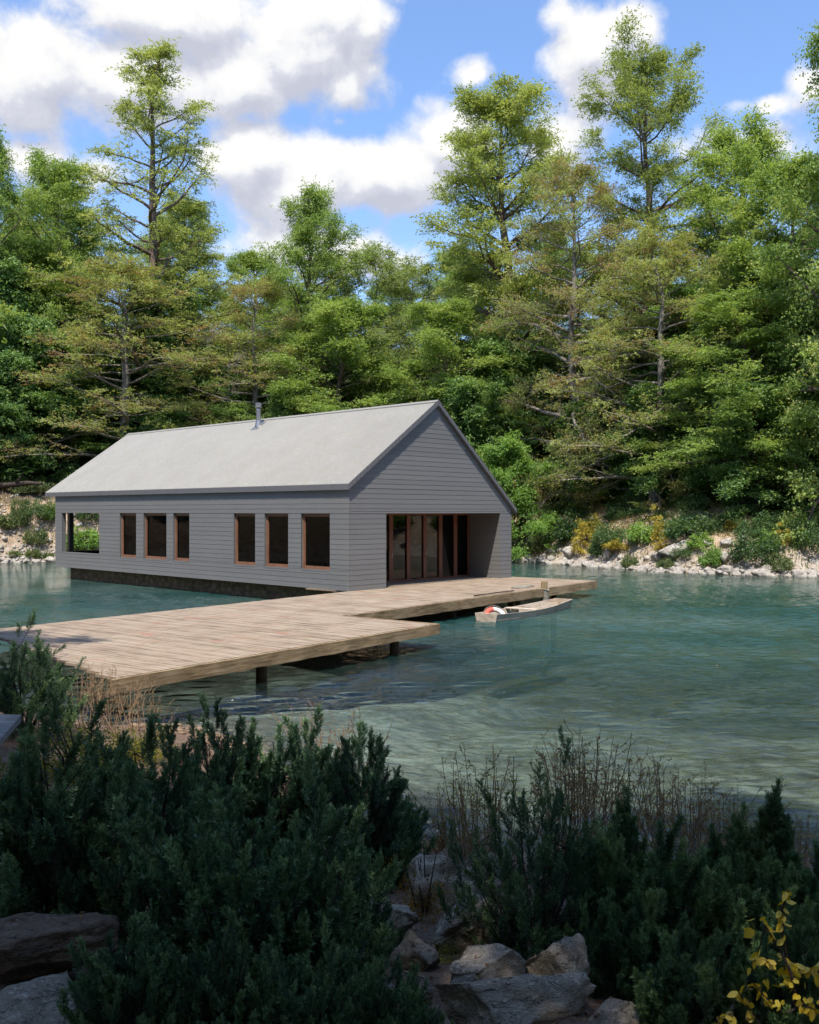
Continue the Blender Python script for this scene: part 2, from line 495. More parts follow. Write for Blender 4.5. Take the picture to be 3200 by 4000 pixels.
def roof_mat():
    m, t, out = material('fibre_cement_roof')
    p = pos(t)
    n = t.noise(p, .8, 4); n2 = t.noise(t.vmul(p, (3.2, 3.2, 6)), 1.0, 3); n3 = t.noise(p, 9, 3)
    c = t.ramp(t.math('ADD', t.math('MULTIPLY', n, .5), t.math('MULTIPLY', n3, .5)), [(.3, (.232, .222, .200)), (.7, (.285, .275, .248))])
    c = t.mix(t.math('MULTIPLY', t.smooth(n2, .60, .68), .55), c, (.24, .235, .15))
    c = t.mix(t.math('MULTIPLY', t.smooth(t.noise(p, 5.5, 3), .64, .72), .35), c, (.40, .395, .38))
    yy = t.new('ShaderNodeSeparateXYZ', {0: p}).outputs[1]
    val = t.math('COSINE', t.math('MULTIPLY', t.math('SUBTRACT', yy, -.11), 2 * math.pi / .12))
    valley_dark = t.math('MULTIPLY', t.smooth(val, .2, -1.0), t.math('ADD', t.math('MULTIPLY', n2, .5), .40))  # corrugation valleys coloured darker so the ribs show
    c = t.mix(valley_dark, c, (.145, .138, .112))
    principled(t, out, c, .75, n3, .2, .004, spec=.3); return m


M['glass'] = glass_mat(); M['glass_door'] = glass_mat('door_glass', .95); M['roof'] = roof_mat()


def stone_base_mat():
    m, t, out = material('mossy_stone_footing')
    p = pos(t)
    v = t.new('ShaderNodeTexVoronoi', {'Vector': t.vmul(p, (1, 1, 1.6)), 'Scale': 3.2})
    n = t.noise(p, 5, 5, .65)
    c = t.mix(t.math('MULTIPLY', v.outputs['Distance'], .9), t.ramp(n, [(.3, (.085, .062, .036)), (.55, (.21, .155, .085)), (.75, (.34, .28, .17))]), (.02, .016, .01))
    principled(t, out, c, .85, t.math('ADD', n, v.outputs['Distance']), 1.0, .06); return m


house = empty('boathouse', HC, HROT)
tag(house, 'grey clapboard boathouse with pale corrugated gable roof standing in the lake', 'boathouse')
ROWS = .176
WINS = [(.95, 2.48), (3.20, 4.57), (5.14, 6.48), (9.50, 10.67), (11.19, 12.99), (13.60, 14.97)]
WZ = (.67, 2.65)
LOG = (16.81, 20.43, .74, 2.65)              # open loggia bay in the long wall
OPEN = (1.81, 8.45, 2.65)                    # recess in the gable
REC = 1.6
EAVE_L, RIDGE, EAVE_R = (-.09, 3.66), (4.51, 6.88), (9.42, 2.83)
FT = .19


def roof_z(b):
    return EAVE_L[1] + (b - EAVE_L[0]) * (RIDGE[1] - EAVE_L[1]) / (RIDGE[0] - EAVE_L[0]) if b <= RIDGE[0] else RIDGE[1] + (b - RIDGE[0]) * (EAVE_R[1] - RIDGE[1]) / (EAVE_R[0] - RIDGE[0])


def roof_b(z):
    """where the underside of the roof meets height z on both slopes"""
    zz = z + FT
    bl = EAVE_L[0] + (zz - EAVE_L[1]) * (RIDGE[0] - EAVE_L[0]) / (RIDGE[1] - EAVE_L[1])
    br = RIDGE[0] + (zz - RIDGE[1]) * (EAVE_R[0] - RIDGE[0]) / (EAVE_R[1] - RIDGE[1])
    return bl, br


def board(mb, T, u0a, u1a, u0b, u1b, z0, z1):
    """one lap board: T(u, out, z) places it; it leans out to 22 mm at its lower edge"""
    if u1a - u0a < .01 and u1b - u0b < .01: return
    lo, hi, bk = .010, .005, -.02
    z0 = z0 + .0045
    mb.hexa([T(u0a, bk, z0), T(u1a, bk, z0), T(u1a, lo, z0), T(u0a, lo, z0), T(u0b, bk, z1), T(u1b, bk, z1), T(u1b, hi, z1), T(u0b, hi, z1)])


def cuts(z0, z1, holes, zs):
    return sorted({z0, z1} | {z for z in zs if z0 < z < z1})


wall = MB()
Tl = lambda u, o, z: (-o, u, z)              # long wall: b = 0, faces -b
Tg = lambda u, o, z: (u, -o, z)              # gable: a = 0, faces -a
Tr = lambda u, o, z: (WID + o, u, z)
Te = lambda u, o, z: (u, LEN + o, z)
top = 3.53
holes_l = [(a, b, WZ[0], WZ[1]) for a, b in WINS] + [LOG]


def clad(T, u0, u1, zt, holes):
    z = 0.0
    while z < zt - .01:
        zz = cuts(z, min(z + ROWS, zt), holes, [h[2] for h in holes] + [h[3] for h in holes])
        for a, b in zip(zz[:-1], zz[1:]):
            mid = (a + b) / 2
            cur = u0
            for h in sorted(holes):
                if h[2] < mid < h[3]:
                    board(wall, T, cur, h[0], cur, h[0], a, b); cur = h[1]
            board(wall, T, cur, u1, cur, u1, a, b)
        z += ROWS


clad(Tl, -.02, LEN + .02, top, holes_l)
clad(Tr, -.02, LEN + .02, 2.7, [])


def clad_gable(T, hole):
    z = 0.0
    apex = RIDGE[1] - FT
    while z < apex - .02:
        zz = cuts(z, min(z + ROWS, apex), [], [hole[3], hole[2], top, 2.72])
        for a, b in zip(zz[:-1], zz[1:]):
            la, ra = roof_b(a); lb, rb = roof_b(b)
            la = max(la, .0); lb = max(lb, .0); ra = min(ra, WID); rb = min(rb, WID)
            if hole[2] < (a + b) / 2 < hole[3]:
                board(wall, T, la, hole[0], lb, hole[0], a, b); board(wall, T, hole[1], ra, hole[1], rb, a, b)
            else:
                board(wall, T, la, ra, lb, rb, a, b)
        z += ROWS


clad_gable(Tg, (OPEN[0], OPEN[1], -1, OPEN[2]))
clad_gable(Te, (.25, 8.9, .74, 2.65))
# recess cheeks, also boarded
Tc1 = lambda u, o, z: (OPEN[1] - o, u, z)
Tc0 = lambda u, o, z: (OPEN[0] + o, u, z)
for T in (Tc0, Tc1):
    z = 0.0
    while z < OPEN[2] - .01:
        board(wall, T, .0, REC, .0, REC, z, min(z + ROWS, OPEN[2])); z += ROWS
# deep window and loggia reveals
for a, b, z0, z1 in holes_l:
    dp = .10 if (a, b) in WINS else .20
    wall.box((0.0, a - .06, z0 - .03), (dp, a, z1 + .03)); wall.box((0.0, b, z0 - .03), (dp, b + .06, z1 + .03))
    wall.box((0.0, a, z1), (dp, b, z1 + .06)); wall.box((-.012, a, z0 - .05), (dp, b, z0))
wall.build('wall', M['paint'], house)

# structure behind the boards, room linings, ceilings, floor (near-black colour stands in for the unlit rooms)
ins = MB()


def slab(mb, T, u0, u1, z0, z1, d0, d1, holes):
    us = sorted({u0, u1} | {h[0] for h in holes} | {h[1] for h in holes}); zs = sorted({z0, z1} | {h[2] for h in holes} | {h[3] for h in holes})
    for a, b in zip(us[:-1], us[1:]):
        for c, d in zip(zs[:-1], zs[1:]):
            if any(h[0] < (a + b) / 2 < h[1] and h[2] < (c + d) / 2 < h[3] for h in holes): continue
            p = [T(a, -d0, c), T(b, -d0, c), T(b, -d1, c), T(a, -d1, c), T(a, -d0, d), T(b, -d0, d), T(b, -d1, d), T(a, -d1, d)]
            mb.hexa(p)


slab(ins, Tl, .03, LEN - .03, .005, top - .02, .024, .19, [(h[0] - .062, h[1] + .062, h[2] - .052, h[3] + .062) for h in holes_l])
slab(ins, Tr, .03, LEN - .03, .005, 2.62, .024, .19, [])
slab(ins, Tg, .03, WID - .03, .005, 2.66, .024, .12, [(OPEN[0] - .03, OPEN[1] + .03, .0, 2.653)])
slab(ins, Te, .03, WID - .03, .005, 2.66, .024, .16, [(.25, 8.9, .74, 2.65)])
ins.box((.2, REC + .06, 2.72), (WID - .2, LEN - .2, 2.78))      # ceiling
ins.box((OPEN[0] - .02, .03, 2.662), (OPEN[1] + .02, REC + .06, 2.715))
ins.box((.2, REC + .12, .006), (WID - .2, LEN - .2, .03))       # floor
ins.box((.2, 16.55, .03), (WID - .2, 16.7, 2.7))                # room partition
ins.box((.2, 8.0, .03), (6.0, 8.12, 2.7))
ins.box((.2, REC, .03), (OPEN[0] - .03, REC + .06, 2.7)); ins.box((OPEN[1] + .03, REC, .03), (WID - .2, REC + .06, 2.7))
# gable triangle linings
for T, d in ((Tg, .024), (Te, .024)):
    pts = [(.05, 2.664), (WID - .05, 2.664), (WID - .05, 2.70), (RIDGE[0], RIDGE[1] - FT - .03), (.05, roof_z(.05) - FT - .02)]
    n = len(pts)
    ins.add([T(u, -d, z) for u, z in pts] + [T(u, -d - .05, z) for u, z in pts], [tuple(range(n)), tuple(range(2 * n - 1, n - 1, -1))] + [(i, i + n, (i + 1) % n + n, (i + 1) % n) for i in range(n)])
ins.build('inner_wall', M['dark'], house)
pst = MB(); pst.box((.60, LEN - .24, .03), (.82, LEN - .02, 2.7)); pst.build('post', M['trim'], house)

# windows
for a, b in WINS:
    fr = MB(); w = .085; z0, z1 = WZ; x0, x1 = .075, .16
    fr.box((x0, a + .002, z0 + .002), (x1, a + w, z1 - .002)); fr.box((x0, b - w, z0 + .002), (x1, b - .002, z1 - .002))
    fr.box((x0, a + w, z0 + .002), (x1, b - w, z0 + w)); fr.box((x0, a + w, z1 - w), (x1, b - w, z1 - .002))
    q = .03
    fr.box((x0 + .02, a + w, z0 + w), (x1 - .01, a + w + q, z1 - w)); fr.box((x0 + .02, b - w - q, z0 + w), (x1 - .01, b - w, z1 - w))
    fr.box((x0 + .02, a + w + q, z0 + w), (x1 - .01, b - w - q, z0 + w + q)); fr.box((x0 + .02, a + w + q, z1 - w - q), (x1 - .01, b - w - q, z1 - w))
    fo = fr.build('window', M['frame'], house)
    pn = MB(); pn.box((x0 + .045, a + w + q - .004, z0 + w + q - .004), (x0 + .052, b - w - q + .004, z1 - w - q + .004)); pn.build('pane', M['glass'], fo)

# glazed folding wall in the recess
gd = MB()
y0, y1 = REC + .0, REC + .12
bars = [(OPEN[0] + .025, OPEN[0] + .14), (2.62, 2.80)] + [(3.64 - .01, 3.83), (4.62, 4.80), (5.58, 5.75), (6.52, 6.71), (7.45, 7.65), (8.36, 8.425)]
for u0, u1 in bars: gd.box((u0, y0, .08), (u1, y1, 2.57))
gd.box((OPEN[0] + .025, y0 - .004, .004), (8.425, y1, .08)); gd.box((OPEN[0] + .025, y0 - .004, 2.57), (8.425, y1, 2.655))
door = gd.build('glass_door', M['frame_dark'], house)
for (p0, p1), (q0, q1) in zip(bars[:-1], bars[1:]):
    pn = MB(); pn.box((p1 - .004, REC + .06, .076), (q0 + .004, REC + .068, 2.574)); pn.build('pane', M['glass_door'], door)
for u in (3.86, 5.79):
    hd = MB()
    hd.lathe([(.012, 1.0), (.016, 1.01), (.016, 1.12), (.012, 1.13)], 8, (u - .12, y0 - .035)); hd.box((u - .127, y0 - .03, 1.05), (u - .113, y0 + .004, 1.07))
    hd.build('handle', M['steel'], door)

# corrugated roof
def slope(b0, z0, b1, z1, a0, a1, pitch=.12, amp=.020):
    n = int((a1 - a0) / pitch * 6)
    a = np.linspace(a0, a1, n + 1)
    w = amp * np.cos((a - a0) / pitch * 2 * np.pi)
    nb, nz = -(z1 - z0), (b1 - b0); l = math.hypot(nb, nz); nb, nz = nb / l, nz / l
    if nz < 0: nb, nz = -nb, -nz
    K = 5
    V = []
    for k in range(K):
        t = k / (K - 1)
        V.append(np.stack([b0 + (b1 - b0) * t + nb * w, a, z0 + (z1 - z0) * t + nz * w], -1))
    V = np.concatenate(V); m = n + 1
    i = np.arange(K - 1)[:, None] * m; j = np.arange(n)[None]
    Qs = np.stack([i + j, i + j + 1, i + m + j + 1, i + m + j], -1).reshape(-1, 4)
    return V, Qs


A0, A1 = -.11, LEN + .92
v1, q1 = slope(*EAVE_L, *RIDGE, A0, A1); v2, q2 = slope(*EAVE_R, *RIDGE, A0, A1)
rme = quads_mesh('roof', np.concatenate([v1, v2]), np.concatenate([q1, q2 + len(v1)]), M['roof'], smooth=True)
roof = link('roof', rme, None, house)
rc = MB()
rc.hexa([(RIDGE[0] - .13, A0 - .01, RIDGE[1] - .068), (RIDGE[0], A0 - .01, RIDGE[1] + .012), (RIDGE[0], A1 + .01, RIDGE[1] + .012), (RIDGE[0] - .13, A1 + .01, RIDGE[1] - .068),
         (RIDGE[0] - .13, A0 - .01, RIDGE[1] - .050), (RIDGE[0], A0 - .01, RIDGE[1] + .034), (RIDGE[0], A1 + .01, RIDGE[1] + .034), (RIDGE[0] - .13, A1 + .01, RIDGE[1] - .050)])
rc.hexa([(RIDGE[0], A0 - .01, RIDGE[1] + .012), (RIDGE[0] + .13, A0 - .01, RIDGE[1] - .092), (RIDGE[0] + .13, A1 + .01, RIDGE[1] - .092), (RIDGE[0], A1 + .01, RIDGE[1] + .012),
         (RIDGE[0], A0 - .01, RIDGE[1] + .034), (RIDGE[0] + .13, A0 - .01, RIDGE[1] - .070), (RIDGE[0] + .13, A1 + .01, RIDGE[1] - .070), (RIDGE[0], A1 + .01, RIDGE[1] + .034)])
rc.build('ridge_cap', M['roof'], roof)
# roof deck under the sheets with boxed rakes and eaves
rd = MB()
for (e, r) in ((EAVE_L, RIDGE), (EAVE_R, RIDGE)):
    g = .014
    p = lambda a, dz: [(e[0], a, e[1] - g - dz), (r[0], a, r[1] - g - dz)]
    a0, a1 = A0 + .012, A1 - .012
    rd.hexa([p(a0, FT)[0], p(a0, FT)[1], p(a1, FT)[1], p(a1, FT)[0], p(a0, 0)[0], p(a0, 0)[1], p(a1, 0)[1], p(a1, 0)[0]])
rd.build('soffit', M['trim'], roof)
# tile-edged rake and eave trim
tm = MB()
for (e, r, sg) in ((EAVE_L, RIDGE, 1), (EAVE_R, RIDGE, -1)):
    n = 26
    for i in range(n):
        t0, t1 = i / n, (i + 1) / n - .004
        q0 = (e[0] + (r[0] - e[0]) * t0, e[1] + (r[1] - e[1]) * t0); q1 = (e[0] + (r[0] - e[0]) * t1, e[1] + (r[1] - e[1]) * t1)
        for (y0_, y1_) in ((A0 - .012, A0 + .008), (A1 - .008, A1 + .012)):
            o = .006 * (i % 2)
            tm.hexa([(q0[0], y0_ - o, q0[1] - .17), (q1[0], y0_ - o, q1[1] - .17), (q1[0], y1_, q1[1] - .17), (q0[0], y1_, q0[1] - .17),
                     (q0[0], y0_ - o, q0[1] + .006), (q1[0], y0_ - o, q1[1] + .006), (q1[0], y1_, q1[1] + .006), (q0[0], y1_, q0[1] + .006)])
n = 74
for i in range(n):
    t0 = A0 + .01 + (A1 - A0 - .02) * i / n; t1 = A0 + .01 + (A1 - A0 - .02) * (i + 1) / n - .006
    for e, s in ((EAVE_L, -1), (EAVE_R, 1)):
        o = .003 * (i % 2)
        xa, xb = sorted((e[0] + s * (.012 + o), e[0] - s * .004))
        tm.box((xa, t0, e[1] - .20), (xb, t1, e[1] - .012))
tm.build('fascia', M['trim'], roof)

# footing set back under the house
ft = MB(); ft.box((.46, .4, -1.9), (WID - .5, LEN - .62, -.02)); ft.build('foundation', stone_base_mat(), house)
jb = MB()
for k in range(12): jb.box((.05, .4 + k * 1.8, -.02), (WID - .05, .5 + k * 1.8, .003))
jb.build('joist', M['dark'], house)

# stove pipe
cb, ca = 4.03, 10.13; cz = roof_z(cb)
ch = MB(); ch.lathe([(.175, cz - .25), (.165, cz - .05), (.115, cz + .24), (.115, cz + .25), (.12, cz + .255), (.12, cz + .30), (.108, cz + .305), (.108, cz + .64), (.114, cz + .645), (.114, cz + .70), (.095, cz + .76), (.06, cz + .80), (.06, cz + .86)], 24, (cb, ca))
pipe = ch.build('chimney', M['steel'], house, smooth=False)
cp = MB(); cp.lathe([(.07, cz + .80), (.158, cz + .81), (.160, cz + .83), (.152, cz + .835), (.152, cz + .985), (.160, cz + .99), (.160, cz + 1.01), (.06, cz + 1.03)], 24, (cb, ca)); cp.build('cap', M['steel'], pipe)
sl = (RIDGE[1] - EAVE_L[1]) / (RIDGE[0] - EAVE_L[0])
fl = MB()
fl.hexa([(cb - .30, ca - .22, cz - .30 * sl + .012), (cb + .26, ca - .22, cz + .26 * sl + .012), (cb + .26, ca + .22, cz + .26 * sl + .012), (cb - .30, ca + .22, cz - .30 * sl + .012),
         (cb - .30, ca - .22, cz - .30 * sl + .02), (cb + .26, ca - .22, cz + .26 * sl + .02), (cb + .26, ca + .22, cz + .26 * sl + .02), (cb - .30, ca + .22, cz - .30 * sl + .02)])
fl.build('flashing', M['steel'], pipe)

# ------------------------------------------------------------------ jetty
E1 = Vector((.594, .8045, 0)); E2 = Vector((-.8045, .594, 0))
JP = Vector((-4.86, 15.11, DECK))
JROT = math.atan2(E1.y, E1.x)
jetty = empty('jetty', JP, JROT)
tag(jetty, 'weathered plank jetty running along the lake to the boathouse', 'jetty')
M['deck'] = wood_mat('deck_planks', (.125, .088, .058), (.300, .228, .166), (.37, .300, .225), 'y', .8, .85, (0, .125), True)
M['beam'] = wood_mat('deck_edge_beam', (.06, .038, .020), (.27, .185, .10), (.42, .32, .20), 'x', 1.5, .85)
M['pile'] = wood_mat('pile_wood', (.018, .012, .008), (.06, .04, .026), (.14, .10, .065), 'z', .8, .8)
M['post'] = wood_mat('mooring_post_wood', (.10, .065, .03), (.30, .22, .12), (.42, .34, .21), 'z', 1.0, .85)
rng = random.Random(3)
bd = MB()
PW = .125
l = .0
ends = lambda t: .25 * t
n0 = 0
while l < 24.26:
    lo = l; hi = l + PW - .013
    t0 = 0.0 if hi <= 9.22 else 2.93
    t1 = 7.57
    if lo > 14.9: t1 = 9.6 if lo < 24.0 else 6.6
    if lo > 23.9: t1 = 6.9
    ta = t0 - rng.uniform(.0, .02); tb = t1 + rng.uniform(0, .02)
    dz = rng.uniform(-.003, .003)
    # cut boards in two with a butt joint
    segs = [(ta, tb)]
    if tb - ta > 5: 
        c = ta + (tb - ta) * rng.uniform(.3, .7); segs = [(ta, c - .003), (c + .003, tb)]
    for a, b in segs:
        # slanted landward end
        if lo < 1.95:
            b = min(b, max(a, lo / .25 + rng.uniform(-.1, .1)))
            if b - a < .15: continue
        bd.box((lo, a, -.045 + dz), (hi, b, dz))
    l += PW
bd.build('deck_boards', M['deck'], jetty)
bm_ = MB()
def rough_beam(mb, x0, x1, y0, y1, z0, z1, along='x'):
    """an old sawn beam: its faces wander by a centimetre and its lower edge is chewed"""
    n = max(2, int(((x1 - x0) if along == 'x' else (y1 - y0)) / .35))
    V, Fq = [], []
    for i in range(n + 1):
        j = lambda s: rng.uniform(-s, s)
        if along == 'x':
            x = x0 + (x1 - x0) * i / n; V += [(x, y0 + j(.008), z0 + j(.014)), (x, y1, z0 + j(.01)), (x, y1, z1), (x, y0 + j(.006), z1 + j(.003))]
        else:
            y = y0 + (y1 - y0) * i / n; V += [(x0, y, z0 + j(.01)), (x1 + j(.008), y, z0 + j(.014)), (x1 + j(.006), y, z1 + j(.003)), (x0, y, z1)]
    for i in range(n):
        for k in range(4):
            a, b = i * 4 + k, i * 4 + (k + 1) % 4; Fq.append((a, b, b + 4, a + 4))
    Fq += [(3, 2, 1, 0), (n * 4, n * 4 + 1, n * 4 + 2, n * 4 + 3)]
    mb.add(V, Fq)


rough_beam(bm_, -.03, 9.30, -.10, -.026, -.25, -.007); rough_beam(bm_, 9.23, 9.30, -.02, 2.82, -.25, -.007, 'y')
rough_beam(bm_, 9.31, 24.40, 2.83, 2.903, -.30, -.007); rough_beam(bm_, 24.52, 24.40, 2.91, 6.9, -.30, -.007, 'y')
bm_.box((1.9, 7.44, -.25), (14.6, 7.55, -.047))
for t in (1.6, 3.4, 5.2): bm_.box((.9 + t * .25, t, -.22), (9.05, t + .1, -.047)); bm_.box((9.25, t + 1.6, -.26), (24.2, t + 1.7, -.047))
bm_.build('edge_beam', M['beam'], jetty)


def jloc(p):
    r = p - JP; return r.dot(E1), r.dot(E2)


spots = []
for q in ((1541, 2552), (1022, 2655)):
    spots.append(jloc(pixz(q[0], q[1], 0.0)))
spots = [(s[0], max(s[1], .28)) for s in spots]
spots += [(11.2, 3.35), (15.0, 3.35), (18.6, 3.35), (21.9, 3.42), (24.0, 6.2)]
pl0 = None
for (lx, ty) in spots:
    mb = MB(); r = .112
    mb.lathe([(r * 1.05, -2.6), (r * 1.03, -1.2), (r, -.6), (r * .98, -.245)], 16, (lx, ty)); mb.build('pile', M['pile'], jetty, smooth=False)

# mooring post with rope
mp = pix(2126.5, 2290, 33.05); MPX, MPY = mp.x, mp.y
post = MB(); post.lathe([(.125, -2.2), (.122, .0), (.120, .5), (.117, .80), (.112, .822)], 20)
po = empty('mooring_post', (MPX, MPY, 0)); tag(po, 'pale wooden mooring post bound with rope at the jetty edge', 'post')
post.build('post', M['post'], po)
M['rope'] = plain('grey_rope', (.26, .235, .19), .9, 0, 60, .3)
rp = MB()
turns = 9
pts = []
for i in range(turns * 20 + 1):
    a = i / 20 * 2 * math.pi; pts.append((.142 * math.cos(a), .142 * math.sin(a), .10 + i / (turns * 20) * .41))
rp.tube(pts, .023, 6)
pts = [(.15 * math.cos(a) * 1.06, .15 * math.sin(a) * 1.06, .53 + .03 * math.sin(a * 2)) for a in np.linspace(0, 4 * math.pi, 50)]
rp.tube(pts, .022, 6)
rp.build('rope', M['rope'], po)

# loose rope coils and a boat hook on the planks
rc_ = MB(); rr = random.Random(8)
pts = []
base = pixz(2075, 2297, DECK + .03)
for i in range(150):
    a = i * .42
    u = .62 * math.cos(a) * (.5 + .5 * math.sin(i * .05)) + .004 * (i - 75); v = .16 * math.sin(a) + .05 * math.sin(i * .17)
    pts.append((base.x - E1.x * -u * .9 + E2.x * (v + .35), base.y + E1.y * u * .9 + E2.y * (v + .35), DECK + .028 + .012 * math.sin(i * .9)))
rc_.tube(pts, .017, 5)
o = rc_.build('rope_coil', M['rope'])
tag(o, 'loose grey rope lying in loops on the planks by the mooring post', 'rope')
bh = MB()
pa, pb = pixz(1853, 2331, DECK + .04), pixz(2003, 2312, DECK + .04)
bh.tube([pa, pa.lerp(pb, .5) + Vector((0, 0, .01)), pb], .022, 6)
d = (pb - pa).normalized(); sd = Vector((-d.y, d.x, 0))
bh.tube([pb, pb + d * .10, pb + d * .16 + sd * .06, pb + d * .10 + sd * .12], .014, 5)
tag(bh.build('boat_hook', M['pile']), 'thin dark boat hook lying along the jetty edge', 'boat hook')

# ------------------------------------------------------------------ boat
def build_boat():
    s0 = pixz(1936, 2436, 0.0)                       # near lower corner of the transom at the waterline
    s1 = pixz(1867, 2429, 0.0)
    e0 = pixz(2228, 2381, 0.0)
    stern = (s0 + s1) / 2 - Vector((0, 0, .06))
    ax = Vector((e0.x - s0.x, e0.y - s0.y, 0)); Lb = ax.length + .1; ax.normalize(); sd = Vector((-ax.y, ax.x, 0))
    o = empty('rowing_boat', stern, math.atan2(ax.y, ax.x))
    tag(o, 'weathered grey wooden rowing boat moored beside the jetty', 'boat')
    wd = wood_mat('boat_boards', (.25, .185, .13), (.49, .395, .30), (.63, .535, .43), 'x', .8, .85)
    N = 14
    xs = [i / N * Lb for i in range(N + 1)]
    half = lambda t: (.38 + .20 * math.sin(min(t * 1.25, 1) * math.pi * .62)) * (1 - .42 * max(0, (t - .45) / .55) ** 1.5)
    rail = lambda t: .30 - .05 * math.sin(t * math.pi) + .06 * t * t
    bot = lambda t: -.10 + .16 * t ** 3
    def shell(inset, mb, side):
        V = []
        for x in xs:
            t = x / Lb
            hb = (half(t) - .10 - inset) * side; ht = (half(t) - inset) * side
            V += [(x, hb, bot(t)), (x, (hb * .45 + ht * .55), bot(t) * .45 + rail(t) * .55), (x, ht, rail(t))]
        return V
    hull = MB()
    for side in (1, -1):
        Vo = shell(0, hull, side); Vi = shell(.03, hull, side); k = len(Vo)
        fs = []
        for i in range(N):
            for j in range(2):
                a = i * 3 + j
                fs.append((a, a + 3, a + 4, a + 1)); fs.append((k + a, k + a + 1, k + a + 4, k + a + 3))
            a = i * 3 + 2; fs.append((a, a + 3, k + a + 3, k + a))
        hull.add(Vo + Vi, fs)
        # plank seam strake, standing 3 mm proud
        for i in range(N):
            t0, t1 = xs[i] / Lb, xs[i + 1] / Lb
            f_ = lambda t, e: ((half(t) - .10 + .055 + e) * side, bot(t) * .45 + rail(t) * .55)
            hull.add([(xs[i], f_(t0, .004)[0], f_(t0, 0)[1] - .008), (xs[i + 1], f_(t1, .004)[0], f_(t1, 0)[1] - .008), (xs[i + 1], f_(t1, .004)[0], f_(t1, 0)[1] + .008), (xs[i], f_(t0, .004)[0], f_(t0, 0)[1] + .008)], [(0, 1, 2, 3)])
    # bottom
    for i in range(N):
        t0, t1 = xs[i] / Lb, xs[i + 1] / Lb
        h0, h1 = half(t0) - .105, half(t1) - .105
        hull.hexa([(xs[i], -h0, bot(t0) - .004), (xs[i + 1], -h1, bot(t1) - .004), (xs[i + 1], h1, bot(t1) - .004), (xs[i], h0, bot(t0) - .004),
                   (xs[i], -h0, bot(t0) + .03), (xs[i + 1], -h1, bot(t1) + .03), (xs[i + 1], h1, bot(t1) + .03), (xs[i], h0, bot(t0) + .03)])
    for x, t, e in ((-.035, 0, .0), (Lb - .004, 1, 0)):
        hb, ht = half(t) - .09, half(t) + .012
        hull.hexa([(x, -hb, bot(t) - .01), (x + .04, -hb, bot(t) - .01), (x + .04, hb, bot(t) - .01), (x, hb, bot(t) - .01),
                   (x, -ht, rail(t) + .006), (x + .04, -ht, rail(t) + .006), (x + .04, ht, rail(t) + .006), (x, ht, rail(t) + .006)])
    hull.build('hull', wd, o)
    st = MB()
    xm = Lb * .42; w = half(.42) + .01
    st.box((xm - .12, -w, .255), (xm + .14, w, .285)); st.build('seat', wd, o)
    kn = MB(); kn.box((xm - .03, .10, -.02), (xm + .02, .36, .252)); kn.build('seat_support', wd, o)
    for t in (.22, .62, .80):
        for s in (1, -1):
            rb = MB()
            x = Lb * t; hb, ht = half(t) - .13, half(t) - .033
            rb.hexa([(x, s * (hb - .03), bot(t) + .03), (x + .05, s * (hb - .03), bot(t) + .03), (x + .05, s * hb, bot(t) + .03), (x, s * hb, bot(t) + .03),
                     (x, s * (ht - .035), rail(t) - .01), (x + .05, s * (ht - .035), rail(t) - .01), (x + .05, s * ht, rail(t) - .01), (x, s * ht, rail(t) - .01)])
            rb.build('rib', wd, o)
    return o, stern, ax, sd, Lb


boat, BS, BAX, BSD, BL = build_boat()


def ring_mat():
    m, t, out = material('life_ring_canvas')
    sep = t.new('ShaderNodeSeparateXYZ', {0: pos(t)})
    band = t.math('LESS_THAN', t.math('ADD', sep.outputs[0], t.math('MULTIPLY', sep.outputs[1], .3)), .02)
    n = t.noise(pos(t), 12, 4)
    c = t.mix(band, t.mix(n, (.50, .47, .43), (.68, .66, .62)), t.mix(n, (.46, .075, .045), (.62, .13, .08)))
    principled(t, out, c, .6, n, .2, .004); return m


rg = MB(); vs, fs = [], []
Nn, Mm = 40, 14
for i in range(Nn):
    for j in range(Mm):
        a, b = 2 * math.pi * i / Nn, 2 * math.pi * j / Mm
        rr_ = .27 + .082 * math.cos(b); vs.append((rr_ * math.cos(a), rr_ * math.sin(a), .068 * math.sin(b)))
        fs.append((i * Mm + j, ((i + 1) % Nn) * Mm + j, ((i + 1) % Nn) * Mm + (j + 1) % Mm, i * Mm + (j + 1) % Mm))
rg.add(vs, fs)
ring = rg.build('life_ring', ring_mat(), smooth=True)
ring.location = BS + BAX * .55 + BSD * .02 + Vector((0, 0, .19))
ring.rotation_euler = (R(38), R(8), R(8))
tag(ring, 'red and white life ring leaning in the stern of the boat', 'life ring')
lr = MB(); lr.tube([(.365 * math.cos(a), .365 * math.sin(a), .055 + .012 * math.cos(a * 4)) for a in np.linspace(0, 2 * math.pi, 41)], .009, 5)
lr.build('grab_rope', M['rope'], ring)

# ------------------------------------------------------------------ plants
def rhombs(C, U, Vv, L, W):
    """leaf blades: centre, long axis, cross axis, length, width -> quads"""
    L = L[:, None] * .5; W = W[:, None] * .5
    return np.stack([C - U * L, C + Vv * W - U * L * .15, C + U * L, C - Vv * W - U * L * .15], 1).reshape(-1, 3), np.arange(len(C) * 4).reshape(-1, 4)


def leaf_frame(rng, n, up=.9):
    N = norm(rng.normal(size=(n, 3)) + np.array([0, 0, up]))
    A = norm(np.cross(N, norm(rng.normal(size=(n, 3)))))
    return A, np.cross(N, A), N


def walk(rng, p, az, el, L, n, del_, daz=.2, jit=.12):
    """a limb: n steps from p, bending by del_ in elevation"""
    P = [np.array(p, float)]; s = L / n
    for k in range(n):
        d = np.array([math.cos(el) * math.sin(az), math.cos(el) * math.cos(az), math.sin(el)])
        P.append(P[-1] + d * s)
        el += del_ / n + rng.normal(0, jit); az += rng.normal(0, daz)
    return np.array(P)


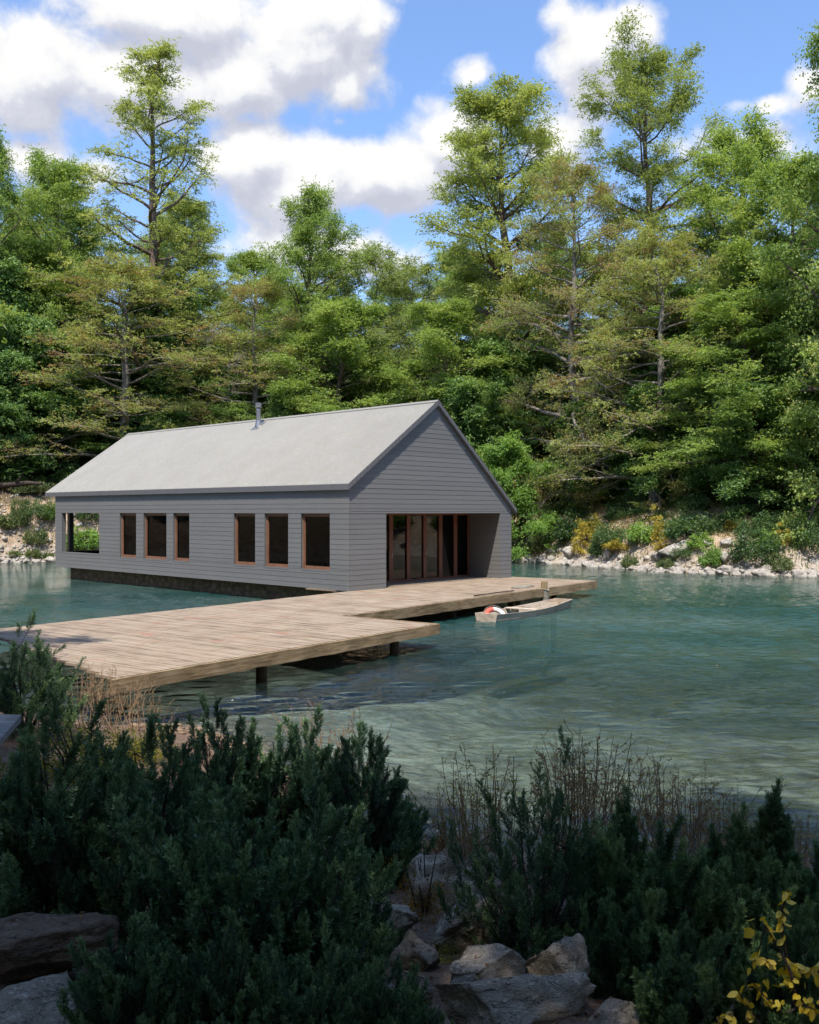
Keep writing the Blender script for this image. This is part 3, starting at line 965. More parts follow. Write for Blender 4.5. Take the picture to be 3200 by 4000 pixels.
def at_t(P, t):
    x = t * (len(P) - 1); i = min(int(x), len(P) - 2); f = x - i
    return P[i] * (1 - f) + P[i + 1] * f


def make_tree(seed, Ht, Rd, prof, h0=.15, nprim=46, nsec=8, ncl=4, per=24, leaf=.24, sig=.55, flat=.45, el=(-.15, .8), droop=-.35, lift=.0,
              tiers=0, tr=.42, lean=.0, sparse=.95, inner=.35, mat='olive', bk='bark', wig=.25, tonev=.16, bare=0.0):
    rng = np.random.default_rng(seed)
    tb = Tubes()
    n = 11
    tz = np.linspace(0, 1, n)
    off = np.cumsum(rng.normal(0, wig, (n, 2)), 0) * (tz[:, None] > .1); off -= off[-1] * tz[:, None] ** 2 * .6
    off[:, 0] += lean * np.sin(tz * np.pi * .9) * Ht * .1
    tp = np.stack([off[:, 0], off[:, 1], tz * Ht], -1)
    tp[0, 2] = -.9
    trad = tr * np.maximum(1 - tz, .03) ** .75; trad[0] *= 1.35
    tb.add(tp, trad, 8)
    cl = []
    az = rng.random() * 6
    for k in range(nprim):
        u = (k + rng.random()) / nprim
        h = h0 + (1 - h0) * u ** .92 * .985
        if tiers:
            q = (h - h0) / (1 - h0) * tiers
            h = h0 + (1 - h0) * (math.floor(q) + .5 + (q - math.floor(q) - .5) * .45) / tiers
        az += 2.4 + rng.normal(0, .35)
        L = Rd * np.interp(h, prof[0], prof[1]) * rng.uniform(.60, 1.18)
        if L < .3: continue
        e0 = el[0] + (el[1] - el[0]) * h + rng.normal(0, .13)
        p0 = at_t(tp, h)
        P = walk(rng, p0, az, e0, L, 6, droop * (1 - h) + lift, .24, .17)
        r0 = max(.012, min(.24, np.interp(h, tz, trad) * .55, L * .026))
        tb.add(P, np.linspace(r0, max(.008, r0 * .12), 7), 5)
        cl += [at_t(P, t) for t in (.8, .92, 1.0)]
        for j in range(nsec):
            t = inner + (1 - inner) * (j + rng.random()) / nsec
            L2 = L * (.42 * (1 - t) + .16) * rng.uniform(.7, 1.3)
            sgn = 1 if (j % 2) else -1
            Q = walk(rng, at_t(P, t), az + sgn * rng.uniform(.4, 1.25), e0 * .3 + rng.normal(.18, .25), L2, 4, rng.normal(0, .35), .3, .18)
            tb.add(Q, np.linspace(max(.010, r0 * .34 * (1 - t * .6)), .006, 5), 3)
            for c in range(ncl):
                cl.append(at_t(Q, .25 + .75 * (c + rng.random()) / ncl))
    C = np.array(cl); m = len(C)
    keep = rng.random(m) < sparse
    C = C[keep]; m = len(C)
    k = rng.poisson(per, m) + 1
    # every cluster is a spray of short leafy twigs, fanned outward and a little up, with the leaves set along them
    sc = rng.uniform(.65, 1.3, m)
    nt = np.maximum(3, (k / 9.0).astype(int)); ti = np.repeat(np.arange(m), nt); nT = len(ti)
    rad = C[ti] - np.stack([np.interp(C[ti][:, 2], tp[:, 2], tp[:, 0]), np.interp(C[ti][:, 2], tp[:, 2], tp[:, 1]), C[ti][:, 2]], -1)
    rad = norm(rad) * .75
    td = norm(rad + rng.normal(size=(nT, 3)) * np.array([.75, .75, .42]) + np.array([0, 0, .22]))
    t0 = C[ti] + rng.normal(size=(nT, 3)) * np.array([sig, sig, sig * flat]) * .55 * sc[ti][:, None]
    tl = rng.uniform(.45, 1.0, nT) * sig * 1.55 * sc[ti]
    nl = np.maximum(3, rng.poisson(9, nT)); li = np.repeat(np.arange(nT), nl); N = len(li)
    f = rng.random(N) ** .8
    pts = t0[li] + td[li] * (tl[li] * f)[:, None] + np.array([0, 0, -1.0]) * (tl[li] * f * f * .28)[:, None] + rng.normal(0, .045, (N, 3))
    idx = ti[li]
    _, W, Nn = leaf_frame(rng, N, 1.05)
    U = norm(td[li] + rng.normal(0, .7, (N, 3))); U = norm(U - Nn * (U * Nn).sum(1, keepdims=True)); W = np.cross(Nn, U)
    s = leaf * rng.uniform(.65, 1.3, N)
    V, Q = rhombs(pts, U, W, s, s * .62)
    if bare:
        for q in rng.choice(nT, int(nT * bare), replace=False):
            e = t0[q] + td[q] * tl[q] * 1.5 + np.array([0, 0, -.12]) + rng.normal(0, .05, 3)
            tb.add([t0[q] - td[q] * .2, t0[q] + td[q] * tl[q] * .6, e], [.011, .009, .005], 3)
    tone = np.clip(.47 + rng.normal(0, tonev, m)[idx] + rng.normal(0, .08, N), 0, 1)
    return tb.mesh('trunk', M[bk]), quads_mesh('crown', V, Q, M[mat], tone)


def make_shrub(seed, h, r, n=40, per=60, leaf=.09, sig=.16, mat='shrub', stems=9, fill=.55, up=.7, bk='bark_dark', weep=0.0):
    rng = np.random.default_rng(seed)
    tb = Tubes(); cl = []
    for k in range(stems):
        a = rng.random() * 6.283; rr = r * rng.uniform(.3, 1.0)
        top = np.array([math.sin(a) * rr, math.cos(a) * rr, h * rng.uniform(.5, .95) * math.sqrt(max(.1, 1 - (rr / r) ** 2 * .7))])
        mid = top * np.array([.35, .35, .55]) + rng.normal(0, .05 * h, 3)
        tb.add([(0, 0, -.15), mid, top], [.012 * h + .012, .008 * h + .006, .006], 4)
    for k in range(n):
        a = rng.random() * 6.283; u = rng.random() ** .5
        rad = fill + (1 - fill) * rng.random()
        lump = 1 + .22 * math.sin(a * 3 + seed) + rng.normal(0, .10)
        th = math.acos(1 - u * .98)
        z = h * (.08 + .92 * math.cos(th) * rad * lump); x = r * math.sin(th) * rad * lump
        cl.append((x * math.sin(a), x * math.cos(a), max(z, .03)))
    C = np.array(cl); m = len(C)
    idx = np.repeat(np.arange(m), rng.poisson(per, m) + 1); N = len(idx)
    off = rng.normal(size=(N, 3)) * np.array([sig, sig, sig * .7])
    if weep: off[:, 2] -= np.abs(rng.normal(0, weep, N))
    pts = C[idx] + off
    pts[:, 2] = np.maximum(pts[:, 2], -.05)
    U, W, _ = leaf_frame(rng, N, up)
    if weep: U = norm(U * .5 + np.array([0, 0, -1.0]))
    s = leaf * rng.uniform(.6, 1.4, N)
    V, Q = rhombs(pts, U, W, s, s * .58)
    tone = np.clip(.45 + rng.normal(0, .15, m)[idx] + rng.normal(0, .14, N), 0, 1)
    return tb.mesh('stem', M[bk]), quads_mesh('foliage', V, Q, M[mat], tone)


def make_yew(seed, h, r, plumes=230, needle=.028, mat='yew', upw=.9, plen=(.20, .40), stems=11, shell=.42, slim=False, nw=.24):
    """a needle-leaved bush: forked stems carrying upright brush-like plumes set with needles"""
    rng = np.random.default_rng(seed)
    tb = Tubes(); S0, SD, SL, ST = [], [], [], []
    hubs = []
    for k in range(stems):
        a = k * 2.4 + rng.normal(0, .3); u = 0 if slim and k == 0 else rng.uniform(.15, .9)
        top = np.array([math.sin(a) * r * u, math.cos(a) * r * u, h * (.92 - .45 * u * u) * (1 if slim and k == 0 else rng.uniform(.6, 1.0))])
        P = np.array([np.array([math.sin(a), math.cos(a), 0]) * .06 * r, top * (.45, .45, .35), top * (.8, .8, .7), top]) + rng.normal(0, .02, (4, 3)); P[0, 2] = -.1
        tb.add(P, [.016 + .012 * h, .012 + .006 * h, .009, .005], 5); hubs.append(P)
    for k in range(plumes):
        a = rng.random() * 6.283; th = math.acos(1 - rng.random() ** .85 * .99)
        lump = 1 + .16 * math.sin(3 * a + seed) + .12 * math.sin(5 * a + 2 * seed) + rng.normal(0, .06)
        q = (shell + (1 - shell) * rng.random() ** .6) * lump
        cz = math.cos(th)
        rr = r * math.sin(th) * q
        if slim: rr *= max(.25, 1.15 - cz * q)
        tip = np.array([rr * math.sin(a), rr * math.cos(a), h * (.10 + .90 * cz * q)])
        out = np.array([math.sin(a), math.cos(a), 0]) * math.sin(th)
        d = norm(out * rng.uniform(.3, .9) + np.array([0, 0, upw]) + rng.normal(0, .22, 3))
        L = rng.uniform(*plen)
        b0 = tip - d * L
        hp = hubs[rng.integers(len(hubs))]; hub = min((at_t(hp2, t) for hp2 in hubs for t in (.4, .7, .95)), key=lambda c: ((c - b0) ** 2).sum())
        if rng.random() < .55: tb.add([hub, (hub + b0) / 2 + rng.normal(0, .02, 3), b0, tip - d * .03], [.006, .005, .004, .002], 3)
        tone = rng.normal(0, .15) + .25 * (q - .8)  # outer plumes lighter, inner ones darker: highlight and shade set in the colour
        ns = int(12 + L * 52)
        for j in range(ns):
            t = (j + rng.random()) / ns
            az = j * 2.4 + rng.normal(0, .3)
            e1 = norm(np.cross(d, norm(rng.normal(size=3)))); e2 = np.cross(d, e1)
            sd_ = norm(d * rng.uniform(.7, 1.1) + (e1 * math.cos(az) + e2 * math.sin(az)) * rng.uniform(.42, .78))
            S0.append(b0 + d * L * t); SD.append(sd_); SL.append(rng.uniform(.06, .12) * (1.15 - .60 * t)); ST.append(tone + .28 * (t - .55))  # new growth and painted highlight lighten the plume tips
        S0.append(b0 + d * L * .55); SD.append(d); SL.append(L * .5); ST.append(tone + .08)
    S0, SD, SL, ST = map(np.array, (S0, SD, SL, ST))
    K = 20
    n = len(S0)
    f = (np.arange(K)[None] + rng.random((n, K))) / K
    base = S0[:, None] + SD[:, None] * (SL[:, None] * f)[..., None]
    ref = norm(np.cross(SD, norm(rng.normal(size=(n, 3))))); ref2 = np.cross(SD, ref)
    a = np.arange(K)[None] * 2.4 + rng.random((n, 1)) * 6
    rad = np.cos(a)[..., None] * ref[:, None] + np.sin(a)[..., None] * ref2[:, None]
    sp = .45 + .55 * (1 - f[..., None])
    nd = norm(SD[:, None] * .75 + rad * sp + rng.normal(0, .12, (n, K, 3)) + np.array([0, 0, .12]))
    ln = needle * rng.uniform(.7, 1.2, (n, K))
    B = base.reshape(-1, 3); D = nd.reshape(-1, 3); ln = ln.ravel()
    side = norm(np.cross(D, norm(rng.normal(size=D.shape))))
    V, Q = rhombs(B + D * ln[:, None] * .5, D, side, ln, ln * nw)
    tone = np.clip(.42 + np.repeat(ST, K) + .34 * (f.ravel() - .5) + rng.normal(0, .12, len(B)), 0, 1)  # needles lighten along the shoot, imitating highlights on the tips
    return tb.mesh('stem', M['bark_dark']), quads_mesh('foliage', V, Q, M[mat], tone)


def make_stalks(seed, h, spread, n=26, leafy=0.0, mat='seed', seedn=10, leaf=.018):
    rng = np.random.default_rng(seed); tb = Tubes(); pts = []
    for k in range(n):
        az = rng.random() * 6.283; e = 1.5 - abs(rng.normal(0, spread))
        P = walk(rng, (rng.normal(0, .06), rng.normal(0, .06), -.05), az, e, h * rng.uniform(.65, 1.05), 6, .12, .05, .05)
        tb.add(P, np.linspace(.0060, .0024, 7), 3)
        for j in range(5):
            t = rng.uniform(.55, 1.0)
            Q = walk(rng, at_t(P, t), az + rng.uniform(-2, 2), rng.uniform(.4, 1.1), rng.uniform(.05, .2) * h * .8, 3, .1, .2, .15)
            tb.add(Q, [.003, .0026, .002, .0016], 3)
            for q in range(seedn): pts.append(at_t(Q, rng.uniform(.3, 1)) + rng.normal(0, .008, 3))
        if leafy:
            for q in range(int(leafy)): pts.append(at_t(P, rng.uniform(.25, .95)) + rng.normal(0, .025, 3))
    C = np.array(pts); U, W, _ = leaf_frame(rng, len(C), .3); s = leaf * rng.uniform(.5, 1.3, len(C))
    V, Q = rhombs(C, U, W, s, s * .6)
    return tb.mesh('stem', M['twig']), quads_mesh('foliage', V, Q, M[mat], np.clip(rng.normal(.5, .22, len(C)), 0, 1))


def stand(name, meshes, loc, sc=1.0, rz=0.0, label=None, cat=None, group=None):
    o = empty(name, loc, rz, sc)
    tag(o, label, cat, group)
    for me in meshes:
        c = bpy.data.objects.new(me.name.split('.')[0], me); COL.objects.link(c); c.parent = o
    return o


# --- tree kinds
PR_CONE = ([0, .2, .4, .6, .77, .92, 1], [.7, 1.0, .95, .85, .74, .50, .20])
PR_TALL = ([0, .2, .35, .5, .62, .75, .9, 1], [.7, 1.0, .95, .80, .78, .62, .36, .10])
PR_BROAD = ([0, .2, .4, .55, .7, .82, .93, 1], [.8, 1.0, .95, .75, .9, .72, .62, .30])
PR_ROUND = ([0, .2, .45, .7, .9, 1], [.6, .95, 1.0, .85, .55, .2])
PR_COL = ([0, .1, .3, .6, .85, 1], [.9, 1.0, 1.0, .85, .6, .15])
KIND = {
    'larch': make_tree(11, 38, 9.2, PR_TALL, h0=.12, nprim=64, nsec=8, ncl=2, per=105, leaf=0.135, sig=0.55, flat=0.42, el=(-.25, .85), droop=-.25, lift=.25, tr=.62, lean=.5, sparse=.80, mat='olive', wig=.30, inner=.28, bare=.06),
    'cedar': make_tree(12, 32, 8.0, PR_CONE, h0=.22, nprim=60, nsec=9, ncl=2, per=190, leaf=0.135, sig=0.68, flat=0.4, el=(-.05, .75), droop=-.35, lift=.30, tiers=9, tr=.60, mat='olive', inner=0.15),
    'cedar_wide': make_tree(13, 34, 9.0, PR_BROAD, h0=.16, nprim=58, nsec=9, ncl=2, per=200, leaf=0.135, sig=0.7, flat=0.4, el=(-.1, .65), droop=-.30, lift=.35, tiers=8, tr=.62, mat='olive', inner=0.15),
    'oak': make_tree(14, 26, 8.0, PR_ROUND, h0=.20, nprim=44, nsec=9, ncl=2, per=160, leaf=0.14, sig=0.72, flat=0.5, el=(.0, .95), droop=-.25, lift=.1, tr=.48, mat='green', inner=0.2),
    'airy': make_tree(15, 22, 6.6, PR_ROUND, h0=.22, nprim=40, nsec=8, ncl=2, per=125, leaf=0.12, sig=0.6, flat=0.55, el=(.3, 1.1), droop=-.2, tr=.30, mat='airy', bk='bark_grey', inner=.4, sparse=.85),
    'russet': make_tree(16, 27, 8.6, PR_COL, h0=.06, nprim=66, nsec=9, ncl=2, per=105, leaf=0.125, sig=0.66, flat=0.45, el=(-.35, .7), droop=-.75, lift=.1, tr=.50, mat='rust', bk='bark_grey', inner=.30, tonev=.22, sparse=.86, bare=.10),
    'maple': make_tree(17, 13, 5.2, PR_COL, h0=.06, nprim=46, nsec=8, ncl=2, per=120, leaf=0.18, sig=0.6, flat=0.38, el=(.0, .9), droop=-.45, tr=.20, mat='broad', bk='bark_dark', inner=.35),
    'hazel': make_tree(18, 9, 4.6, PR_ROUND, h0=.03, nprim=48, nsec=7, ncl=2, per=130, leaf=0.14, sig=0.5, flat=0.45, el=(.1, 1.1), droop=-.4, tr=.13, mat='bright', bk='bark_dark', inner=.5),
    'beech': make_tree(19, 24, 7.5, PR_COL, h0=.10, nprim=56, nsec=9, ncl=2, per=165, leaf=0.145, sig=0.7, flat=0.42, el=(-.1, .9), droop=-.40, tr=.42, mat='green', inner=.3),
}
KH, KR = {}, {}
for _k, (_t, _c) in KIND.items():
    _v = np.empty(len(_c.vertices) * 3, np.float32); _c.vertices.foreach_get('co', _v); _v = _v.reshape(-1, 3)
    KH[_k] = float(np.percentile(_v[:, 2], 99.93)); KR[_k] = float(np.percentile(np.abs(_v[:, 0]), 97))
KBASE = {'larch': 'larch_tree', 'cedar': 'cedar_tree', 'cedar_wide': 'cedar_tree', 'oak': 'oak_tree', 'airy': 'birch_tree', 'russet': 'russet_tree', 'maple': 'maple_tree', 'hazel': 'hazel_bush', 'beech': 'beech_tree'}


def tree_px(kind, tx, ty, Y, wpx, label, rz=0.0, group=None):
    """a tree whose top shows at photo pixel (tx, ty), standing Y metres off, crown wpx photo pixels wide"""
    X = (tx - 1600) / F * Y; top = EYE + (Y0 - ty) / F * Y; g = H1(X, Y) - .1
    sz = (top - g) / KH[kind]; sx = wpx / F * Y / (2 * KR[kind])
    return stand(KBASE[kind], KIND[kind], (X, Y, g), (sx, sx, sz), rz, label, 'tree' if kind != 'hazel' else 'bush', group)


tree_px('larch', 635, 150, 74, 860, 'tallest sparse larch with bare twisting limbs above the roof ridge', 2.2)
tree_px('oak', 215, 600, 76, 620, 'dark-limbed open oak just beside the tallest sparse larch', .6)
tree_px('oak', -60, 500, 70, 520, 'oak cut off by the frame edge beyond the pale scree bank', 2.9)
tree_px('russet', 470, 1010, 70, 760, 'drooping russet tree with bare grey branches below the sparse larch', 1.1)
tree_px('oak', 1225, 730, 80, 520, 'rounded oak rising behind the steel chimney pipe', 4.0)
tree_px('russet', 1010, 1080, 76, 560, 'brownish tree with thick trunk right behind the chimney pipe', 3.0)
tree_px('airy', 1480, 940, 80, 480, 'light airy birch with pale trunk above the middle of the ridge', 0.4)
tree_px('airy', 1640, 1010, 86, 420, 'thin pale birch between the airy birch and the big tiered cedar', 2.0)
tree_px('cedar', 1985, 340, 78, 600, 'big tiered cedar with straight trunk behind the gable peak', .9)
tree_px('cedar_wide', 2550, 175, 72, 640, 'tallest broad cedar with dense tiers beneath the small white cloud', 4.4)
tree_px('russet', 2230, 620, 68, 680, 'twiggy russet tree between the two big cedars', 5.0)
tree_px('russet', 2560, 900, 61, 760, 'huge drooping russet tree with hanging dead twigs over the rocky bank', .2)
tree_px('oak', 2900, 470, 66, 760, 'tall oak standing beside the broad cedar near the frame edge', 1.9)
tree_px('beech', 3130, 640, 58, 700, 'leafy beech with fresh green crown at the frame edge', 3.3)
tree_px('beech', 2880, 1150, 56, 640, 'spreading beech with pale level boughs over the dark thicket', .7)
tree_px('beech', 90, 960, 74, 640, 'full green beech above the shaded hollow of the pale bank', 1.2)
tree_px('beech', 1330, 1180, 76, 560, 'mid green beech low behind the roof ridge', 5.2)
tree_px('beech', 1760, 1180, 74, 520, 'green beech whose boughs hang behind the gable peak', 2.4)
tree_px('maple', 120, 1330, 72, 560, 'dark leafy maple filling the shore beyond the far gable', .5)
tree_px('maple', 430, 1600, 72, 460, 'leafy maple rising just over the low end of the roof', 3.9)
tree_px('hazel', 1985, 1690, 62, 330, 'bright sunlit hazel bush beside the gable slope', 1.0)
tree_px('beech', 3400, 60, 50, 720, 'very tall beech reaching into the frame over the lake', 2.0)

# --- forest behind and the understorey along the bank top
rg_ = np.random.default_rng(41)
for k in range(34):
    Xf = -58 + k * 3.6 + rg_.uniform(-2, 2); Yf = 96 + rg_.uniform(-7, 14) - .10 * abs(Xf)
    kd = ['beech', 'oak', 'cedar', 'beech'][k % 4]
    g = H1(Xf, Yf)
    sz = rg_.uniform(.5, .72); 
    stand(KBASE[kd], KIND[kd], (Xf, Yf, g - .3), (sz * 1.15, sz * 1.15, sz), rg_.uniform(0, 6.28), 'forest tree on the slope behind the front row of trees', 'tree', 'forest trees on the slope')
shore = np.concatenate([np.linspace(LAKE[a], LAKE[a + 1], 30) for a in range(3, 17)])
k = 0
for i in range(0, len(shore), 5):
    a = shore[i]
    nrm = shore[min(i + 3, len(shore) - 1)] - shore[max(i - 3, 0)]; nrm = np.array([-nrm[1], nrm[0]]) / (np.linalg.norm(nrm) + 1e-9)
    for s in (8.2, 12.5):
        q = a + nrm * (s + rg_.uniform(-1, 1.6)) + rg_.normal(0, .7, 2)
        if lake_d(np.array([q[0]]), np.array([q[1]]))[0] > -4.5: q = a - nrm * (s + 0)
        if lake_d(np.array([q[0]]), np.array([q[1]]))[0] > -4.5: continue
        if s < 10 and (q[0] > 8 or q[0] < -14) and k % 3: k += 1; continue
        sc = rg_.uniform(.55, .95) * (1.15 if s > 10 else .9)
        stand('maple_tree', KIND['maple'], (q[0], q[1], H1(*q) - .2), (sc, sc, sc * rg_.uniform(.8, 1.1)), rg_.uniform(0, 6.28), 'dark leafy understorey maple along the top of the bank', 'tree', 'understorey maples on the bank')
        k += 1

# --- trees on the near shore behind and beside the viewer, which shade the bushes
for (kd, X, Yn, s, lb) in (('cedar', -7.5, -5.0, .85, 'cedar behind the viewer shading the yew bushes'), ('beech', 1.0, -6.5, 1.0, 'beech behind the viewer shading the boulders'),
                           ('cedar_wide', 9.0, -4.5, .8, 'broad cedar behind the viewer above the near shore'), ('oak', -15.5, 3.0, 1.0, 'oak on the near shore beside the yew bushes'), ('oak', 15, 2.0, .9, 'oak on the near shore past the dry stalks'),
                           ('beech', -4, -14, 1.15, 'tall beech at the back of the near shore'), ('beech', 6.5, -13, 1.1, 'leafy beech at the back of the near shore'),
                           ('oak', -10.0, 13.2, (.40, .40, .60), 'small oak on the near shore casting dapples on the jetty')):
    if Yn < -4 and Yn > -8: s = (s, s, s * (1.2 if X < -5 else 1.42))
    stand(KBASE[kd], KIND[kd], (X, Yn, H1(X, Yn) - .1), s, X * .7 + 1, lb, 'tree')

# a leafy limb of a small near tree reaching in at the frame edge
rl = np.random.default_rng(77)
tb = Tubes(); base = np.array([-7.6, 11.0, H1(-7.6, 11.0)])
tb.add([base + (0, 0, -.2), base + (.1, .1, 2.6), base + (.5, 0, 4.4), base + (1.1, -.1, 5.6)], [.13, .11, .08, .05], 6)
cl = []
for j in range(16):
    z = rl.uniform(2.4, 4.7); p = base + np.array([.1 + max(0, z - 2.4) * .3, 0, z])
    P = walk(rl, p, rl.uniform(-3.1, 3.1) if j > 4 else 1.5, rl.uniform(.0, .7), rl.uniform(.9, 1.6) if j > 4 else rl.uniform(1.4, 2.05), 5, -.3, .15, .1)
    tb.add(P, np.linspace(.03, .006, 6), 4)
    cl += [at_t(P, t) for t in np.linspace(.35, 1, 7)]
C = np.array(cl); idx = np.repeat(np.arange(len(C)), 16); U, W, _ = leaf_frame(rl, len(idx), .6)
s = .13 * rl.uniform(.6, 1.3, len(idx)); V, Q = rhombs(C[idx] + rl.normal(0, .13, (len(idx), 3)), U, W, s, s * .5)
o = stand('elm_sapling', [tb.mesh('trunk', M['bark_grey']), quads_mesh('crown', V, Q, M['broad'], np.clip(rl.normal(.55, .2, len(idx)), 0, 1))], (0, 0, 0), 1, 0, 'near elm sapling with large leaves poking in at the frame edge', 'tree')

# ------------------------------------------------------------------ rocks
def rock_mat(name, c0, c1, c2, litter=False, sc=1.0):
    m, t, out = material(name)
    p = pos(t)
    n = t.noise(p, 2.2 * sc, 8, .65); n2 = t.noise(p, 18 * sc, 5, .65)
    f = t.math('ADD', t.math('MULTIPLY', n, .55), t.math('MULTIPLY', n2, .45))
    c = t.ramp(f, [(.33, c0), (.5, c1), (.66, c2)])
    c = t.mix(t.math('MULTIPLY', t.smooth(t.noise(p, 5 * sc, 4), .58, .68), .5), c, tuple(min(1, x * 1.35) for x in c2))
    lines = t.math('ABSOLUTE', t.math('SUBTRACT', t.noise(t.vmul(p, (1, 1, 1.8)), 1.3 * sc, 3, .5, .6), .5))
    crack = t.smooth(lines, .0, .012)
    c = t.mix(crack, tuple(x * .45 for x in c0), c)
    principled(t, out, c, .85, t.math('ADD', f, t.math('MULTIPLY', crack, .08)), .9, .05 / sc); return m


M['granite'] = rock_mat('granite', (.12, .092, .066), (.30, .245, .185), (.52, .45, .36), sc=1.6)
M['limestone'] = rock_mat('limestone', (.17, .145, .115), (.36, .32, .27), (.52, .48, .43), sc=1.0)


def make_rock(seed, sub=4, cutn=5, rough=.16, mat='granite', name='boulder'):
    rng = np.random.default_rng(seed)
    bm = __import__('bmesh').new()
    __import__('bmesh').ops.create_icosphere(bm, subdivisions=sub, radius=1.0)
    planes = [(norm(rng.normal(size=3) * np.array([1, 1, .7])), rng.uniform(.34, .72)) for _ in range(cutn)]
    off = Vector(rng.uniform(-50, 50, 3))
    for v in bm.verts:
        p = np.array(v.co); d = Vector(p)
        for n_, k_ in planes:
            q = p @ n_
            if q > k_: p = p - n_ * (q - k_) * .96
        a = mnoise.fractal(d * 1.3 + off, 1.0, 2.0, 5) * rough + mnoise.fractal(d * 5 + off, .9, 2.1, 4) * rough * .22
        v.co = Vector(p) * (1 + a)
    me = bpy.data.meshes.new(name); bm.to_mesh(me); bm.free()
    me.polygons.foreach_set('use_smooth', [True] * len(me.polygons))
    me.materials.append(M[mat]); return me


def rock_at(me, px, py, wpx, hpx, depthr, rz, label, sink=.3, Y=None, tilt=(0, 0), group=None, name='boulder'):
    g = ground_px(px, py) if Y is None else Vector(((px - 1600) / F * Y, Y, EYE - (py - Y0) / F * Y))
    w = wpx / F * g.y / 2; h = hpx / F * g.y / 2
    o = bpy.data.objects.new(name, me); COL.objects.link(o)
    o.location = (g.x, g.y + w * depthr * .5, g.z + h * (1 - sink * 2) * .6)
    o.scale = (w, w * depthr, h); o.rotation_euler = (tilt[0], tilt[1], rz)
    tag(o, label, 'rock', group); return o


M['soil_rock'] = rock_mat('soil_covered_rock', (.070, .042, .026), (.165, .105, .068), (.29, .21, .15), sc=1.6)
GS = [make_rock(120 + i, 5, 9, .18, 'soil_rock') for i in range(2)]
G = [make_rock(100 + i, 5, 9, .20) for i in range(5)]
near_rocks = [
    rock_at(G[0], 1880, 3730, 480, 330, .9, .3, 'dark boulder with a flat cut face under the juniper', .12, tilt=(.1, .25)),
    rock_at(G[1], 1860, 3920, 480, 260, .8, 1.2, 'pale slab with a rounded back below the dark cut boulder', .2, tilt=(.0, .22)),
    rock_at(G[3], 2195, 3960, 340, 350, 1.1, .6, 'upright boulder with a rusty side next to the pine bushes', .12),
    rock_at(G[3], 1990, 4090, 800, 300, .7, .1, 'broad grey slab along the lower frame edge', .1),
    rock_at(G[4], 2420, 4040, 300, 170, .8, .9, 'low grey rock between the broad slab and the pine bushes', .15),
    rock_at(G[2], 1700, 3600, 420, 330, 1.2, .9, 'sloping outcrop leading up beside the orange autumn shrub', .25, tilt=(-.15, -.45)),
    rock_at(G[0], 1790, 3420, 260, 210, 1.0, 2.3, 'cracked rock on top of the sloping outcrop', .2),
    rock_at(G[1], 2255, 3720, 200, 260, .9, 2.6, 'grey rock standing behind the juniper trunk', .15),
    rock_at(GS[0], 60, 3860, 480, 240, 1.5, 2.2, 'big slab covered in brown needles with a sheer side', .1),
    rock_at(G[4], 100, 4070, 600, 260, .9, .5, 'rounded grey granite boulder in the lower frame corner', .1),
    rock_at(GS[1], 30, 3500, 380, 200, 1.3, 1.7, 'brown soil-covered rock beside the shaded yew bush', .2),
    rock_at(G[4], 1500, 3960, 300, 200, .9, 1.9, 'grey boulder wedged under the low yew by the pale slab', .2),
    rock_at(G[0], 1640, 3800, 260, 190, .9, 4.1, 'brownish boulder between the large yew and the dark cut boulder', .2),
    rock_at(G[3], 1600, 3960, 330, 200, .8, 2.8, 'low flat stone in the middle of the rocky gap', .2),
    rock_at(G[1], 1560, 3650, 220, 170, 1.0, 5.0, 'small boulder at the foot of the sloping outcrop', .2),
    rock_at(G[2], 1900, 3500, 260, 200, 1.0, 3.6, 'rough boulder on the slope behind the dark cut boulder', .2),
    rock_at(G[4], 2060, 3640, 200, 150, .9, 2.2, 'stone in the litter close to the juniper foot', .2),
    rock_at(G[2], 1640, 3480, 200, 150, 1.0, .2, 'small grey rock under the orange autumn shrub', .25),
]

# brown needles and fallen leaves on the rocks and soil
def litter():
    rng = np.random.default_rng(9)
    px = rng.uniform(-200, 3400, 5200); py = rng.uniform(3350, 4150, 5200)
    P = []
    deps = bpy.context.evaluated_depsgraph_get(); deps.update()
    trees = []
    for o in near_rocks:
        bpy.context.view_layer.update()
        trees.append((o.matrix_world.copy(), o.matrix_world.inverted(), o))
    X = rng.uniform(-4.5, 4.5, 15000); Yy = rng.uniform(3.6, 9.2, 15000)
    Z = height(X, Yy)
    keep = (Z > .06) & (np.abs(X) < Yy * .55)
    for x, y, z in zip(X[keep], Yy[keep], Z[keep]):
        best = z; nb = Vector((0, 0, 1))
        for mw, mi, o in trees:
            if abs(x - mw.translation.x) > 1.3 or abs(y - mw.translation.y) > 1.3: continue
            a = mi @ Vector((x, y, 4)); b = mi @ Vector((x, y, -2))
            ok, loc, nn, _ = o.ray_cast(a, (b - a).normalized())
            if ok:
                w = mw @ loc
                if w.z > best:
                    best = w.z; nb = (mw.to_3x3().inverted().transposed() @ nn).normalized()
        if nb.z < .72 or (best > z + .02 and rng.random() < .62): continue
        P.append((x, y, best + .006))
    P = np.array(P); n = len(P)
    U, W, _ = leaf_frame(rng, n, 3.0); s = rng.uniform(.012, .038, n)
    V, Q = rhombs(P, U, W, s, s * rng.uniform(.15, .7, n))
    tag(link('leaf_litter', quads_mesh('leaf_litter', V, Q, M['litter'], np.clip(rng.normal(.5, .25, n), 0, 1))), 'fallen brown leaves and needles scattered over the near rocks', 'leaf litter', kind='stuff')


litter()

